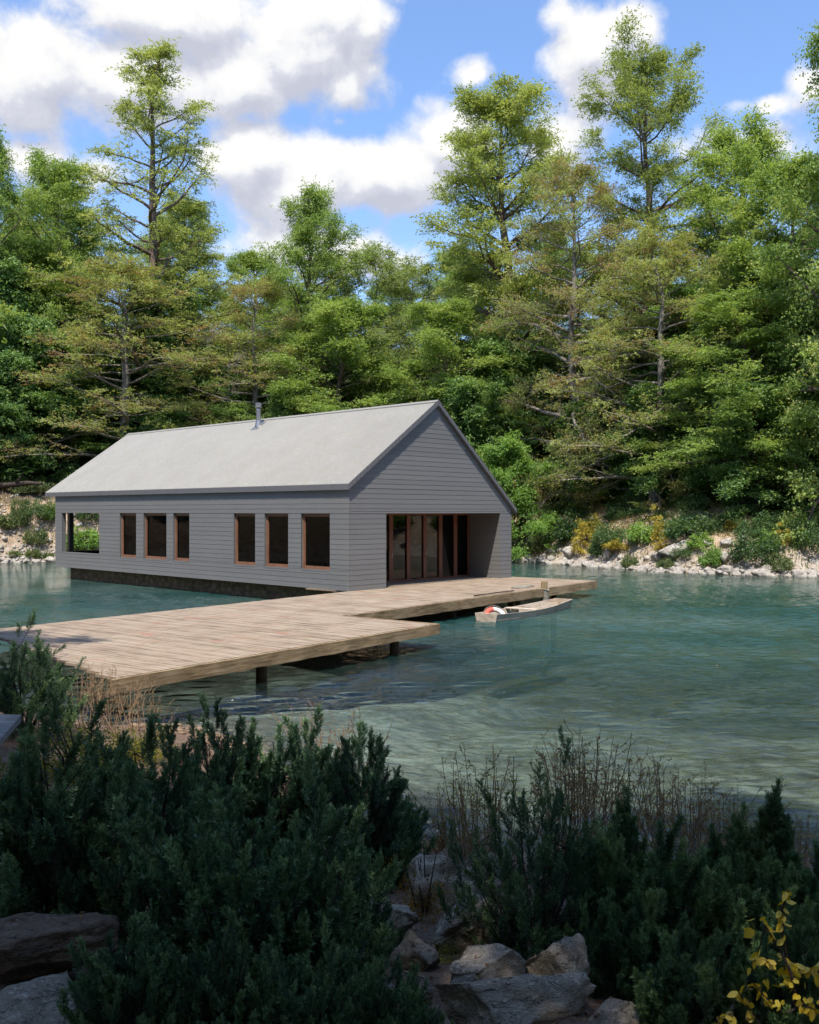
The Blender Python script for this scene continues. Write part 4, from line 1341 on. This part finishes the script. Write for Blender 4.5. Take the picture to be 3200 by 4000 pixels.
# --- far bank: boulders, rubble, grass
L6 = [make_rock(200 + i, 3, 6, .2, 'limestone') for i in range(6)]
rs = np.random.default_rng(12)
vis = shore
cnt = 0
for i in range(0, len(shore) - 1):
    a = shore[i]
    if a[0] < -27 or a[0] > 24 or (-16 < a[0] < 4): continue
    for q in range(1 if rs.random() < .72 else 0):
        p = a + rs.normal(0, .25, 2)
        d = lake_d(np.array([p[0]]), np.array([p[1]]))[0]
        s = rs.uniform(.16, .42) * (1.35 if rs.random() < .2 else 1)
        o = bpy.data.objects.new('shore_rock', L6[cnt % 6]); COL.objects.link(o)
        o.location = (p[0], p[1], max(H1(*p), -.05) + s * .12); o.scale = (s, s * rs.uniform(.7, 1.2), s * rs.uniform(.55, .85)); o.rotation_euler = (0, 0, rs.uniform(0, 6))
        tag(o, 'white limestone rock along the far waterline', 'rock', 'limestone rocks along the waterline'); cnt += 1
for (px, py, w, h, lb) in ((2640, 2165, 150, 80, 'large pale flat boulder with a shrub in front on the far bank'), (2840, 2130, 60, 34, 'pale flat rock below the crooked bare bush'), (3145, 2080, 62, 34, 'blue-grey boulder high on the dry slope'),
                           (2835, 2200, 60, 60, 'tall pale rock near the middle of the rocky shore'), (2900, 2110, 60, 26, 'thin white ledge rock between two green bushes'), (2070, 2165, 40, 44, 'upright pale rock beside the boathouse corner'),
                           (2225, 2180, 60, 60, 'pale rock below the yellow flowering bush'), (2370, 2190, 56, 54, 'cracked pale rock under the dry grass slope'), (2765, 2130, 46, 30, 'small pale rock touching the large flat boulder'),
                           (2575, 2190, 80, 40, 'squat pale rock at the foot of the large flat boulder'), (40, 2185, 50, 30, 'round white rock at the foot of the scree'), (110, 2190, 40, 26, 'pinkish rock at the foot of the scree')):
    g = ground_px(px, py, 40)
    me = L6[(px + py) % 6]; o = bpy.data.objects.new('boulder', me); COL.objects.link(o)
    w_, h_ = w / F * g.y / 2, h / F * g.y / 2
    o.location = (g.x, g.y, g.z + h_ * .35); o.scale = (w_, w_ * .9, h_); o.rotation_euler = (0, 0, px * .37); tag(o, lb, 'rock')


def scatter_land(rng, n, s0, s1, xr=(-29, 26), yr=(42, 72)):
    """points on the far bank between s0 and s1 metres from the water"""
    out = []
    while len(out) < n:
        X = rng.uniform(*xr, 20000); Yy = rng.uniform(*yr, 20000)
        d = -lake_d(X, Yy); k = (d > s0) & (d < s1)
        out += list(zip(X[k], Yy[k], d[k]))
    return np.array(out[:n])


def scree():
    rng = np.random.default_rng(31)
    pts = scatter_land(rng, 9000, -.3, 4.6)
    keep = rng.random(len(pts)) < np.where(pts[:, 0] < -12, np.clip(1.2 - pts[:, 2] * .20, .1, 1), np.clip(.75 - pts[:, 2] * .45, .035, 1)) * (fbm(pts[:, 0], pts[:, 1], 2.2, 3) > -.12)
    pts = pts[keep]; z = height(pts[:, 0], pts[:, 1])
    ico = make_rock(300, 1, 3, .2, 'limestone', 'chip'); n0 = len(ico.vertices)
    v0 = np.empty(n0 * 3); ico.vertices.foreach_get('co', v0); v0 = v0.reshape(-1, 3)
    f0 = np.array([p.vertices[:] for p in ico.polygons])
    V, Q = [], []
    n = len(pts); s = rng.uniform(.05, .17, n) * (1 + .8 * (rng.random(n) < .12)); a = rng.uniform(0, 6.28, n)
    c, sn = np.cos(a)[:, None], np.sin(a)[:, None]
    vx = v0[None, :, 0] * c - v0[None, :, 1] * sn; vy = v0[None, :, 0] * sn + v0[None, :, 1] * c
    V = np.stack([pts[:, 0, None] + vx * s[:, None], pts[:, 1, None] + vy * s[:, None], z[:, None] + .02 + v0[None, :, 2] * (s * .7)[:, None]], -1).reshape(-1, 3)
    Q = (f0[None] + (np.arange(n) * n0)[:, None, None]).reshape(-1, 3)
    bpy.data.meshes.remove(ico)
    tag(link('rubble', quads_mesh('rubble', V, Q, M['limestone'])), 'white limestone rubble strewn down the far bank', 'rubble', kind='stuff')
    # pebbles on the shallow bar by the jetty
    X = rng.uniform(-4.2, 1.0, 2600); Yy = rng.uniform(10.5, 19, 2600)
    d = lake_d(X, Yy); k = (np.abs(d - .15) < .65) & (Yy > 11); X, Yy = X[k], Yy[k]; z = height(X, Yy); n = len(X)
    s = rng.uniform(.025, .085, n)
    V = np.stack([X[:, None] + v0[None, :, 0] * s[:, None] * 1.3, Yy[:, None] + v0[None, :, 1] * s[:, None], z[:, None] + .01 + v0[None, :, 2] * (s * .55)[:, None]], -1).reshape(-1, 3)
    Q = (f0[None] + (np.arange(n) * n0)[:, None, None]).reshape(-1, 3)
    peb = rock_mat('river_pebble', (.10, .065, .040), (.24, .165, .105), (.38, .29, .21), sc=2.0)
    tag(link('pebbles', quads_mesh('pebbles', V, Q, peb)), 'brown pebbles in the shallows by the jetty', 'pebbles', kind='stuff')


scree()


def far_grass():
    rng = np.random.default_rng(32)
    pts = scatter_land(rng, 42000, .5, 9.5)
    keep = (fbm(pts[:, 0], pts[:, 1], 2.6, 3) + .25 * rng.normal(size=len(pts)) > .06 - .04 * pts[:, 2])
    pts = pts[keep]; n = len(pts); z = height(pts[:, 0], pts[:, 1])
    D = norm(rng.normal(size=(n, 3)) * np.array([.5, .5, .2]) + np.array([0, 0, 1.0])); L = rng.uniform(.12, .42, n)
    side = norm(np.cross(D, rng.normal(size=(n, 3))))
    V, Q = rhombs(np.stack([pts[:, 0], pts[:, 1], z], -1) + D * L[:, None] * .45, D, side, L, L * .16)
    pat = fbm(pts[:, 0] + 40, pts[:, 1], 3.5, 3)
    tone = np.clip(.52 + pat * .9 + rng.normal(0, .14, n), 0, 1)
    tag(link('dry_grass', quads_mesh('dry_grass', V, Q, M['grass'], tone)), 'dry tan and green grass covering the far bank', 'grass', kind='stuff')


far_grass()

# --- shrubs on the far bank
SH = {
    'shrub': [make_shrub(401, 1.5, 1.15, 60, 60, .13, .17, 'shrub'), make_shrub(402, 1.5, 1.3, 64, 56, .12, .19, 'shrub'), make_shrub(403, 1.6, 1.0, 50, 60, .14, .16, 'bright')],
    'willow': [make_shrub(404, 1.5, 1.1, 60, 60, .16, .16, 'willow', weep=.22)],
    'yellow': [make_shrub(405, 1.4, .9, 44, 70, .10, .13, 'yellow'), make_shrub(406, 1.8, .75, 26, 60, .10, .12, 'yellow', fill=.35)],
    'tuft': [make_shrub(407, .8, .6, 26, 50, .16, .13, 'willow', stems=4)],
}
bank = [('shrub', 2025, 2100, 120, 90, 'green shrub touching the boathouse corner'), ('shrub', 2110, 2090, 110, 70, 'green shrub beneath the orange grass tuft'), ('willow', 2105, 2150, 90, 80, 'grey-green weeping shrub above the first pale rocks'),
        ('shrub', 2200, 2115, 150, 95, 'tall green shrub in the hollow by the yellow sapling'), ('yellow', 2300, 2115, 75, 100, 'yellow flowering sapling with bare lower stem'), ('yellow', 2265, 2170, 76, 62, 'round yellow flowering bush low on the slope'),
        ('shrub', 2330, 2170, 60, 60, 'small green shrub beside the round yellow bush'), ('shrub', 2390, 2130, 120, 72, 'green shrub above the pale cracked rock'), ('shrub', 2510, 2120, 120, 80, 'blue-green shrub at the yellow bank of flowers'),
        ('yellow', 2575, 2120, 70, 90, 'tall yellow bush against the dark forest'), ('yellow', 2420, 2150, 90, 40, 'low drift of yellow flowers on dry grass'), ('yellow', 2580, 2160, 56, 50, 'yellow bush above the large flat boulder'),
        ('shrub', 2680, 2100, 150, 95, 'broad leafy shrub over the large flat boulder'), ('shrub', 2660, 2180, 62, 46, 'small bright shrub in front of the large flat boulder'), ('shrub', 2735, 2140, 90, 60, 'leafy shrub by the small pale rock'),
        ('shrub', 2790, 2085, 90, 60, 'green shrub behind the crooked bare bush'), ('yellow', 2870, 2070, 64, 42, 'yellowing bush beside the crooked bare bush'), ('shrub', 2785, 2210, 80, 80, 'green bush low on the shore among rocks'),
        ('shrub', 2940, 2100, 110, 80, 'green shrub in front of the dark hollow'), ('shrub', 2945, 2200, 130, 110, 'big green bush hanging down to the water'), ('shrub', 3005, 2150, 80, 80, 'green bush beside the pale yellow bush'),
        ('yellow', 3050, 2140, 66, 60, 'pale yellow bush at the top of the dry slope'), ('shrub', 3170, 2150, 110, 100, 'dark shrub at the frame edge above the water'), ('willow', 3040, 2225, 90, 60, 'thin grey shrub beside the dry slope'),
        ('shrub', 3080, 2070, 120, 60, 'dark green shrub below the forest edge'), ('willow', 2610, 2215, 70, 40, 'tuft of waterside grass by the squat rock'), ('willow', 2460, 2215, 60, 44, 'waterside tuft under the dry grass'),
        ('willow', 75, 2050, 60, 100, 'tall grey-green shrub growing down the scree gully'), ('shrub', 150, 2030, 90, 66, 'green shrub under the roof corner'), ('shrub', 205, 2030, 60, 62, 'leafy bright shrub by the wall corner'),
        ('willow', 140, 2120, 80, 60, 'dense shrub halfway down the scree'), ('tuft', 60, 2180, 40, 34, 'grass tuft among the white stones'), ('tuft', 125, 2185, 40, 44, 'grass tuft at the foot of the scree'), ('tuft', 185, 2190, 36, 36, 'last grass tuft before the house wall'),
        ('shrub', 340, 2040, 70, 66, 'green shrub seen through the loggia opening'), ('shrub', 330, 2150, 130, 90, 'low bramble bank seen through the loggia opening'), ('willow', 280, 2150, 50, 70, 'grey shrub beside the loggia post'), ('tuft', 15, 2060, 60, 60, 'yellowish tuft at the frame edge on the scree')]
cnt = 0
for (kd, px, py, w, h, lb) in bank:
    g = ground_px(px, py, 40)
    ms = SH[kd][cnt % len(SH[kd])]; cnt += 1
    base = {'shrub': (1.5, 1.2), 'willow': (1.5, 1.15), 'yellow': (1.5, .85), 'tuft': (.85, .65)}[kd]
    sx = 1.25 * w / F * g.y / (2 * base[1]); sz = 1.2 * h / F * g.y / base[0]
    nm = {'shrub': 'green_shrub', 'willow': 'willow_shrub', 'yellow': 'yellow_bush', 'tuft': 'grass_tuft'}[kd]
    stand(nm, ms, (g.x, g.y, g.z - .05), (sx, sx, sz), cnt * 1.7, lb, 'shrub' if kd != 'tuft' else 'grass')
rb = np.random.default_rng(55)
pts = scatter_land(rb, 95, 3.4, 9.0)
for i, p in enumerate(pts):
    if -14 < p[0] < 5: continue
    s = rb.uniform(.35, .95); ms = (SH['shrub'] + SH['willow'])[i % 4]
    stand('green_shrub', ms, (p[0], p[1], H1(p[0], p[1]) - .05), (s, s, s * rb.uniform(.6, .95)), rb.uniform(0, 6), 'small green shrub among others on the upper bank', 'shrub', 'small shrubs on the upper bank')
# right-hand shore out of frame, mirrored in the glass
for i in range(26):
    p = LAKE[15] * (1 - i / 25) + LAKE[18] * (i / 25) + np.array([rb.uniform(1, 6), rb.uniform(-1, 3)])
    if lake_d(np.array([p[0]]), np.array([p[1]]))[0] > -.4: p = p + np.array([5, 0])
    if i % 2: stand('green_shrub', (SH['shrub'] + SH['yellow'])[i % 5], (p[0], p[1], H1(*p) - .05), rb.uniform(.8, 1.3), i, 'small green shrub among others on the upper bank', 'shrub', 'small shrubs on the upper bank')
    else:
        o = bpy.data.objects.new('boulder', L6[i % 6]); COL.objects.link(o); s = rb.uniform(.4, 1.1); o.location = (p[0], p[1], H1(*p)); o.scale = (s, s, s * .7)
        tag(o, 'limestone boulder on the shore mirrored in the glass doors', 'rock', 'boulders on the mirrored shore')

# fallen log on the far bank
lg = MB(); g = ground_px(30, 1935, 50); lg.tube([(g.x - 2.2, g.y, g.z + .35), (g.x - .5, g.y - .1, g.z + .55), (g.x + 1.4, g.y + .1, g.z + .75), (g.x + 2.4, g.y, g.z + .7)], [.22, .2, .16, .1], 8)
lg.tube([(g.x + .4, g.y, g.z + .62), (g.x + 1.0, g.y - .3, g.z + 1.1), (g.x + 1.2, g.y - .3, g.z + 1.5)], [.07, .05, .02], 5)
tag(lg.build('fallen_log', M['bark_dark'], smooth=True), 'fallen dark log at the top of the pale scree bank', 'log')

# ------------------------------------------------------------------ near bushes
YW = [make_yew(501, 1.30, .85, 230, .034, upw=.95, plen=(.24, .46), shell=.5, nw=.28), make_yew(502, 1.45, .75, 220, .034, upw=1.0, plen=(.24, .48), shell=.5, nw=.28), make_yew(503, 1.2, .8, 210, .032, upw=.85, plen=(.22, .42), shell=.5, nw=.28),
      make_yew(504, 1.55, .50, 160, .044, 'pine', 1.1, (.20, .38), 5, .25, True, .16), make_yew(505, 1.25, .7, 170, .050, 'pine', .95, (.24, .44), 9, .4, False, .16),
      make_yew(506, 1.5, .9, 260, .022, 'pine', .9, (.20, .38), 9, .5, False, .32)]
YH = [1.38, 1.52, 1.28, 1.62, 1.32, 1.55]; YR = [.98, .88, .92, .50, .80, 1.0]
near = [(0, 1040, 3930, 2990, 980, 'large blue-green yew bush in the middle of the near bank', 'yew_bush'), (1, 230, 3640, 2740, 640, 'tall dark yew bush above the needle-covered slab', 'yew_bush'), (2, 600, 3370, 2780, 520, 'yew bush in the back row nearest the jetty corner', 'yew_bush'),
        (1, 860, 3330, 2740, 520, 'yew bush in the back row with two upright tips', 'yew_bush'), (0, 1130, 3330, 2770, 520, 'yew bush in front of the glittering water', 'yew_bush'), (2, 1390, 3400, 2830, 480, 'yew bush reaching over the water beside the dry stems', 'yew_bush'),
        (2, 700, 3800, 3080, 640, 'shaded yew bush filling the gap beside the large blue-green one', 'yew_bush'), (0, 1270, 3720, 3160, 460, 'yew bush next to the orange autumn shrub', 'yew_bush'), (1, 440, 3500, 2930, 520, 'dense yew bush behind the needle-covered slab', 'yew_bush'),
        (5, 90, 2850, 2455, 560, 'dark juniper beside the land end of the jetty', 'juniper'), (5, 2110, 3740, 3010, 600, 'juniper with forked bare trunk growing between the boulders', 'juniper'), (3, 2440, 3560, 3060, 300, 'slim young pine behind the juniper', 'pine_sapling'),
        (4, 2580, 3800, 3180, 560, 'bushy dark pine right of the upright boulder'.replace(' right of', ' beside'), 'pine_bush'), (3, 2790, 3620, 3200, 240, 'narrow pointed pine against the water', 'pine_sapling'), (3, 3030, 3640, 3020, 360, 'tallest pointed pine near the frame edge', 'pine_sapling'),
        (3, 2890, 3640, 3120, 300, 'twin-topped pine beside the tallest pointed pine', 'pine_sapling'), (4, 2960, 3850, 3330, 560, 'bushy pine behind the yellow-leaved sapling', 'pine_bush'), (4, 3200, 3780, 3260, 380, 'pine cut off by the frame edge', 'pine_bush'),
        (4, 2720, 4080, 3580, 560, 'low pine bush in the lower frame corner', 'pine_bush'), (4, 3120, 4120, 3560, 520, 'low pine bush around the yellow-leaved sapling', 'pine_bush'), (4, 2480, 3900, 3440, 420, 'dark pine bush behind the low grey rock', 'pine_bush'),
        (2, 520, 4080, 3560, 520, 'low yew beside the rounded granite boulder', 'yew_bush'), (2, 1540, 4120, 3720, 330, 'low yew spreading against the pale slab', 'yew_bush'), (1, 860, 4120, 3560, 560, 'low dark yew at the lower frame edge', 'yew_bush'), (0, 1180, 4150, 3620, 520, 'low yew in front of the large blue-green one', 'yew_bush'),
        (5, 1745, 3570, 3350, 130, 'tiny upright juniper on the sloping outcrop', 'juniper'), (2, 2200, 3840, 3750, 110, 'small sprig of yew growing on the upright boulder', 'yew_sprig'), (2, 1860, 3980, 3860, 170, 'small sprig of yew on the pale slab', 'yew_sprig'), (4, 2290, 3700, 3240, 420, 'pine bush between the juniper and the pointed pines', 'pine_bush')]
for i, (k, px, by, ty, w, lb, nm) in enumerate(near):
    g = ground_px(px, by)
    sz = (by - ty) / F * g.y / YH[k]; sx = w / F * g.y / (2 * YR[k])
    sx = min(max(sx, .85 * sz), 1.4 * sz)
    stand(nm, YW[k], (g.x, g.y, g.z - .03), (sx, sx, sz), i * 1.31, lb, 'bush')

# dry stalk clumps, autumn shrub, lime bush, gold-leaved sapling
ST = [make_stalks(601, 1.25, .30, 34, 0, 'seed', 9), make_stalks(602, 1.2, .28, 24, 12, 'lime', 5, .020), make_stalks(603, 1.1, .26, 20, 0, 'seed', 6, .014)]
for i, (k, px, by, ty, lb) in enumerate([(1, 1830, 3420, 2960, 'fan of dry stems with yellow leaves behind the outcrop'), (1, 1960, 3420, 2930, 'dry yellow-leaved stems behind the juniper'), (0, 2290, 3400, 2900, 'tall fan of bare reddish stalks behind the juniper'), (0, 2600, 3480, 3010, 'fan of seed-headed stalks beside the narrow pine'),
                                         (0, 2830, 3500, 3110, 'thin seed-headed stalks between two pointed pines'), (0, 3130, 3540, 3200, 'leaning dry stalks at the frame edge'), (2, 1240, 3080, 2720, 'thin bare stems against the glittering water'), (2, 390, 2830, 2610, 'reddish bare twigs under the jetty corner'), (2, 330, 2860, 2580, 'fan of reddish twigs hiding the jetty corner'), (2, 450, 2880, 2600, 'reddish twigs leaning on the jetty corner'), (2, 590, 2900, 2690, 'thin reddish twigs past the jetty corner'), (2, 520, 2860, 2640, 'tangle of reddish twigs beside the jetty beam'),
                                         (2, 1400, 3100, 2760, 'few bare stems leaning over the water'), (0, 2200, 3400, 2930, 'bare seed stalks just behind the juniper crown'), (0, 2420, 3440, 2990, 'spreading dry stalks between the juniper and the narrow pine'), (1, 1750, 3400, 3080, 'short yellow-leaved stems on the outcrop edge'), (0, 2700, 3480, 3050, 'dense dry stalks close to the narrow pine'), (0, 3020, 3540, 3230, 'short dry stalks beside the tallest pointed pine')]):
    g = ground_px(px, by); h = (by - ty) / F * g.y
    stand('dry_stalks', ST[k], (g.x, g.y, g.z), (h / 1.15 * 1.15, h / 1.15 * 1.15, h / 1.15), i * 2.1, lb, 'plant')
AU = make_shrub(611, 1.0, .7, 60, 34, .030, .09, 'autumn', 12, .2, .3); LI = make_shrub(612, 1.0, .9, 90, 60, .040, .10, 'lime', 10, .3, .5); LG = make_shrub(613, .5, .5, 40, 50, .035, .08, 'lime', 6, .2)
for (ms, px, by, ty, w, r, h0, lb, nm) in ((AU, 1650, 3600, 3200, 330, .78, 1.05, 'orange autumn shrub beside the sloping outcrop', 'autumn_shrub'), (AU, 1740, 3330, 3160, 240, .78, 1.05, 'yellow-orange shrub at the water edge', 'autumn_shrub'),
                                           (LI, 290, 3060, 2740, 620, 1.0, 1.08, 'sunlit lime-yellow bush behind the dark yews', 'lime_bush'), (LI, 60, 3180, 2850, 360, 1.0, 1.08, 'lime-green bush at the frame edge beside the dark yew', 'lime_bush'), (LI, 560, 2980, 2760, 300, 1.0, 1.08, 'lime bush at the foot of the reddish twigs', 'lime_bush'),
                                           (LG, 1700, 3760, 3660, 220, .55, .55, 'low green herb beside the dark cut boulder', 'herb'), (LG, 80, 3330, 3270, 200, .55, .55, 'mossy green herb on the shaded soil', 'herb'), (AU, 2480, 3520, 3380, 200, .78, 1.05, 'small bronze shrub behind the slim pine', 'autumn_shrub')):
    g = ground_px(px, by); sx = w / F * g.y / (2 * r); sz = (by - ty) / F * g.y / h0
    stand(nm, ms, (g.x, g.y, g.z - .02), (sx, sx, sz), px * .1, lb, 'shrub')


def gold_sapling():
    rng = np.random.default_rng(91); tb = Tubes(); V, Q, T = [], [], []
    Yg = 3.35
    def at(px, py, dy=0): return np.array(pix(px, py, Yg + dy))
    stems = [([(3060, 4100), (3075, 3960), (3110, 3900), (3090, 3800), (3040, 3700), (2990, 3620)], .010), ([(3105, 3905), (3080, 3780), (3060, 3660), (3055, 3560), (3080, 3480)], .008), ([(2990, 4100), (2960, 3990), (2910, 3920), (2880, 3870)], .006),
             ([(3060, 3960), (2990, 3900), (2940, 3840)], .005), ([(3090, 3800), (3150, 3780), (3185, 3800)], .005), ([(3075, 3960), (3140, 3930), (3190, 3950)], .005), ([(2990, 3620), (2960, 3740), (3000, 3760)], .004), ([(2880, 4110), (2800, 3985), (2870, 3960)], .004)]
    spots = []
    for pts, r in stems:
        P = np.array([at(*p, rng.uniform(-.05, .05)) for p in pts]); tb.add(P, np.linspace(r, r * .4, len(P)), 5)
        for k in range(2 + 3 * len(pts)): spots.append(at_t(P, rng.uniform(.35, 1)))
    spots += [at(3130, 3830, 0) + rng.normal(0, .045, 3) for _ in range(26)] + [at(3010, 3870) + rng.normal(0, .03, 3) for _ in range(8)] + [at(3000, 3770) + rng.normal(0, .03, 3) for _ in range(6)] + [at(2980, 3620) + rng.normal(0, .03, 3) for _ in range(6)]
    n0 = 0
    for p in spots:
        L = rng.uniform(.026, .048); d = norm(np.array([rng.normal(0, .6), rng.normal(0, .5), -.55 + rng.normal(0, .3)])); s = norm(np.cross(d, rng.normal(size=3))); nn = np.cross(d, s)
        prof = [(0, 0), (.2, .26), (.5, .34), (.8, .2), (1, 0)]
        vs = []
        for (u, w) in prof:
            for q in (-1, 0, 1): vs.append(p + d * L * u + s * L * w * q + nn * L * (.10 * abs(q) * w - .12 * u * u))
        V += vs
        for k in range(4):
            for q in (0, 1):
                a = n0 + k * 3 + q; Q.append((a, a + 1, a + 4, a + 3)); T.append(0)
        T[-8:] = [float(np.clip(rng.normal(.6, .25), 0, 1))] * 8
        n0 += 15
    stand('gold_sapling', [tb.mesh('stem', M['bark_dark']), quads_mesh('foliage', V, Q, M['gold'], T, True)], (0, 0, 0), 1, 0, 'thin sapling with large golden yellow leaves in the lower corner', 'sapling')


gold_sapling()
wb = MB(); a = pix(-90, 2830, 7.2)
wb.hexa([(a.x - .3, a.y - .3, a.z - .10), (a.x + .30, a.y - .36, a.z - .13), (a.x + .22, a.y + .3, a.z - .05), (a.x - .3, a.y + .4, a.z - .05), (a.x - .3, a.y - .3, a.z - .05), (a.x + .30, a.y - .36, a.z - .08), (a.x + .22, a.y + .3, a.z), (a.x - .3, a.y + .4, a.z)])
tag(wb.build('weathered_board', wood_mat('grey_board', (.10, .095, .09), (.25, .24, .23), (.38, .37, .36), 'x', 1.5)), 'weathered grey board jutting in at the frame edge', 'board')

# ------------------------------------------------------------------ sky with cumulus, sun, camera
SUN_DIR = Vector((-.044, -.397, .917)).normalized()
ELEV = math.asin(SUN_DIR.z)


def cloud_group():
    g = bpy.data.node_groups.new('cloud_density', 'ShaderNodeTree')
    g.interface.new_socket('P', in_out='INPUT', socket_type='NodeSocketVector')
    g.interface.new_socket('D', in_out='OUTPUT', socket_type='NodeSocketFloat')
    t = NT(g); gi = t.new('NodeGroupInput'); go = t.new('NodeGroupOutput')
    P = gi.outputs[0]
    def P2(px, py):
        u, v = (px - 1600) / F, (Y0 - py) / F
        d = Vector((u, 1, v)).normalized(); return d.x / (1 + d.y), d.z / (1 + d.y)
    wob = t.noise(P, 7.0, 3, .6)
    acc = None
    # cumulus banks: photo-measured bearing and elevation, breadth, height, strength
    for (px, py, rx, ry, w) in CLOUDS:
        cx, cy = P2(px, py); kx, ky = rx / F * .45, ry / F * .45
        v = t.new('ShaderNodeVectorMath', {0: P, 1: (cx, cy, 0)}, operation='SUBTRACT')
        v = t.vmul(v.outputs[0], (1 / kx, 1 / ky, 0))
        ln = t.n.new('ShaderNodeVectorMath'); ln.operation = 'LENGTH'; t.l.new(v, ln.inputs[0])
        val = t.math('MULTIPLY', t.math('SUBTRACT', 1.0, ln.outputs['Value']), w)
        acc = val if acc is None else t.math('SMOOTH_MAX', acc, val, c=.25)
    n = t.noise(P, 15.0, 10, .58, .10)
    n2 = t.noise(P, 5.5, 3, .5)
    D = t.math('ADD', acc, t.math('MULTIPLY', t.math('SUBTRACT', n, .5), 2.6))
    D = t.math('ADD', D, t.math('MULTIPLY', t.math('SUBTRACT', n2, .5), 1.0))
    t.l.new(D, go.inputs[0])
    return g


CLOUDS = [(90, 250, 420, 330, 1.1), (430, 330, 380, 260, 1.0), (560, 30, 560, 170, 1.0), (960, 330, 340, 170, .9), (1180, 200, 330, 260, 1.15), (1330, 80, 220, 200, .9), (1340, 340, 230, 160, .9),
          (1010, 620, 260, 180, 1.0), (1200, 720, 380, 260, .9), (1500, 680, 380, 210, 1.05), (1250, 980, 520, 190, .8), (1780, 560, 240, 200, .8), (2150, 560, 190, 120, .55),
          (2300, 190, 210, 170, .8), (2470, 130, 180, 130, .75), (2180, 60, 150, 100, .6), (1855, 290, 120, 80, .62), (3000, 410, 260, 70, .75), (3180, 330, 170, 120, .8), (2950, 560, 300, 120, .55),
          (120, 620, 240, 100, .7), (330, 660, 260, 100, .5), (2690, 190, 70, 60, .35), (1330, 480, 70, 40, .4)]


def make_world():
    w = bpy.data.worlds.new('World'); scene.world = w; w.use_nodes = True
    t = NT(w.node_tree); t.n.clear()
    out = t.new('ShaderNodeOutputWorld')
    sky = t.n.new('ShaderNodeTexSky'); sky.sky_type = 'NISHITA'; sky.sun_disc = False
    sky.sun_elevation = ELEV; sky.sun_rotation = math.pi + math.atan2(SUN_DIR.x, -SUN_DIR.y) * -1
    sky.air_density = 1.0; sky.dust_density = .6; sky.ozone_density = 2.0; sky.altitude = 200
    dirv = t.new('ShaderNodeTexCoord').outputs['Generated']
    nv = t.n.new('ShaderNodeVectorMath'); nv.operation = 'NORMALIZE'; t.l.new(dirv, nv.inputs[0])
    s = t.new('ShaderNodeSeparateXYZ', {0: nv.outputs[0]})
    den = t.math('ADD', t.math('ABSOLUTE', s.outputs[1]), 1.0)
    P = t.new('ShaderNodeCombineXYZ', {0: t.math('DIVIDE', s.outputs[0], den), 1: t.math('DIVIDE', s.outputs[2], den)}).outputs[0]
    g = cloud_group()
    a = t.n.new('ShaderNodeGroup'); a.node_tree = g; t.l.new(P, a.inputs[0])
    up = t.n.new('ShaderNodeVectorMath'); up.operation = 'ADD'; t.l.new(P, up.inputs[0]); up.inputs[1].default_value = (-.003, .0125, 0)
    b = t.n.new('ShaderNodeGroup'); b.node_tree = g; t.l.new(up.outputs[0], b.inputs[0])
    D = a.outputs[0]
    cover = t.smooth(D, -.04, .44)
    lit = t.smooth(t.math('SUBTRACT', D, b.outputs[0]), -.55, .55)
    thick = t.smooth(D, .5, 1.7)
    shade = t.math('SUBTRACT', lit, t.math('MULTIPLY', thick, .18), clamp=True)
    K = 1 / SKY_STR
    col = t.ramp(shade, [(0.05, (.55, .57, .67)), (.38, (.68, .70, .78)), (.60, (.86, .87, .90)), (.88, (.98, .97, .95))])
    colk = t.mix(1.0, col, (CLOUD_K * K,) * 3, 'MULTIPLY')
    skyc = t.mix(1.0, sky.outputs[0], SKY_TINT, 'MULTIPLY')
    # paler, hazier sky toward the horizon
    low = t.smooth(s.outputs[2], .0, .26)
    cover = t.math('MULTIPLY', cover, t.smooth(s.outputs[2], -.02, .05))
    fin = t.mix(cover, skyc, colk)
    bg = t.new('ShaderNodeBackground', {'Color': fin, 'Strength': SKY_STR})
    t.l.new(bg.outputs[0], out.inputs[0])


SKY_STR = .15
CLOUD_K = .63
SKY_TINT = (.88, .97, 1.10)
make_world()

sd = bpy.data.lights.new('sun', 'SUN'); sd.energy = 4.1; sd.angle = R(.53); sd.color = (1, .94, .85)
so = bpy.data.objects.new('sun', sd); COL.objects.link(so)
so.rotation_euler = SUN_DIR.to_track_quat('Z', 'Y').to_euler(); so.location = (0, -20, 40)

cam = bpy.data.cameras.new('camera'); co = bpy.data.objects.new('camera', cam); COL.objects.link(co)
co.location = (0, 0, EYE); co.rotation_euler = (R(90), 0, 0)
cam.sensor_fit = 'VERTICAL'; cam.sensor_height = 36.0; cam.lens = 36.0 * F / 4000.0
cam.shift_y = -(Y0 - 2000) / 4000.0
cam.clip_start = .05; cam.clip_end = 3000
scene.camera = co

scene.view_settings.view_transform = 'Standard'
scene.view_settings.look = 'None'
scene.view_settings.exposure = .75
scene.view_settings.gamma = 1.0
scene.view_settings.use_curve_mapping = False
scene.render.engine = 'CYCLES'
cy = scene.cycles
cy.max_bounces = 7; cy.diffuse_bounces = 3; cy.glossy_bounces = 3; cy.transmission_bounces = 4; cy.transparent_max_bounces = 10
cy.caustics_reflective = False; cy.caustics_refractive = False
cy.use_denoising = True
cy.use_adaptive_sampling = True; cy.adaptive_threshold = .018
cy.sample_clamp_indirect = 5; cy.sample_clamp_direct = 12
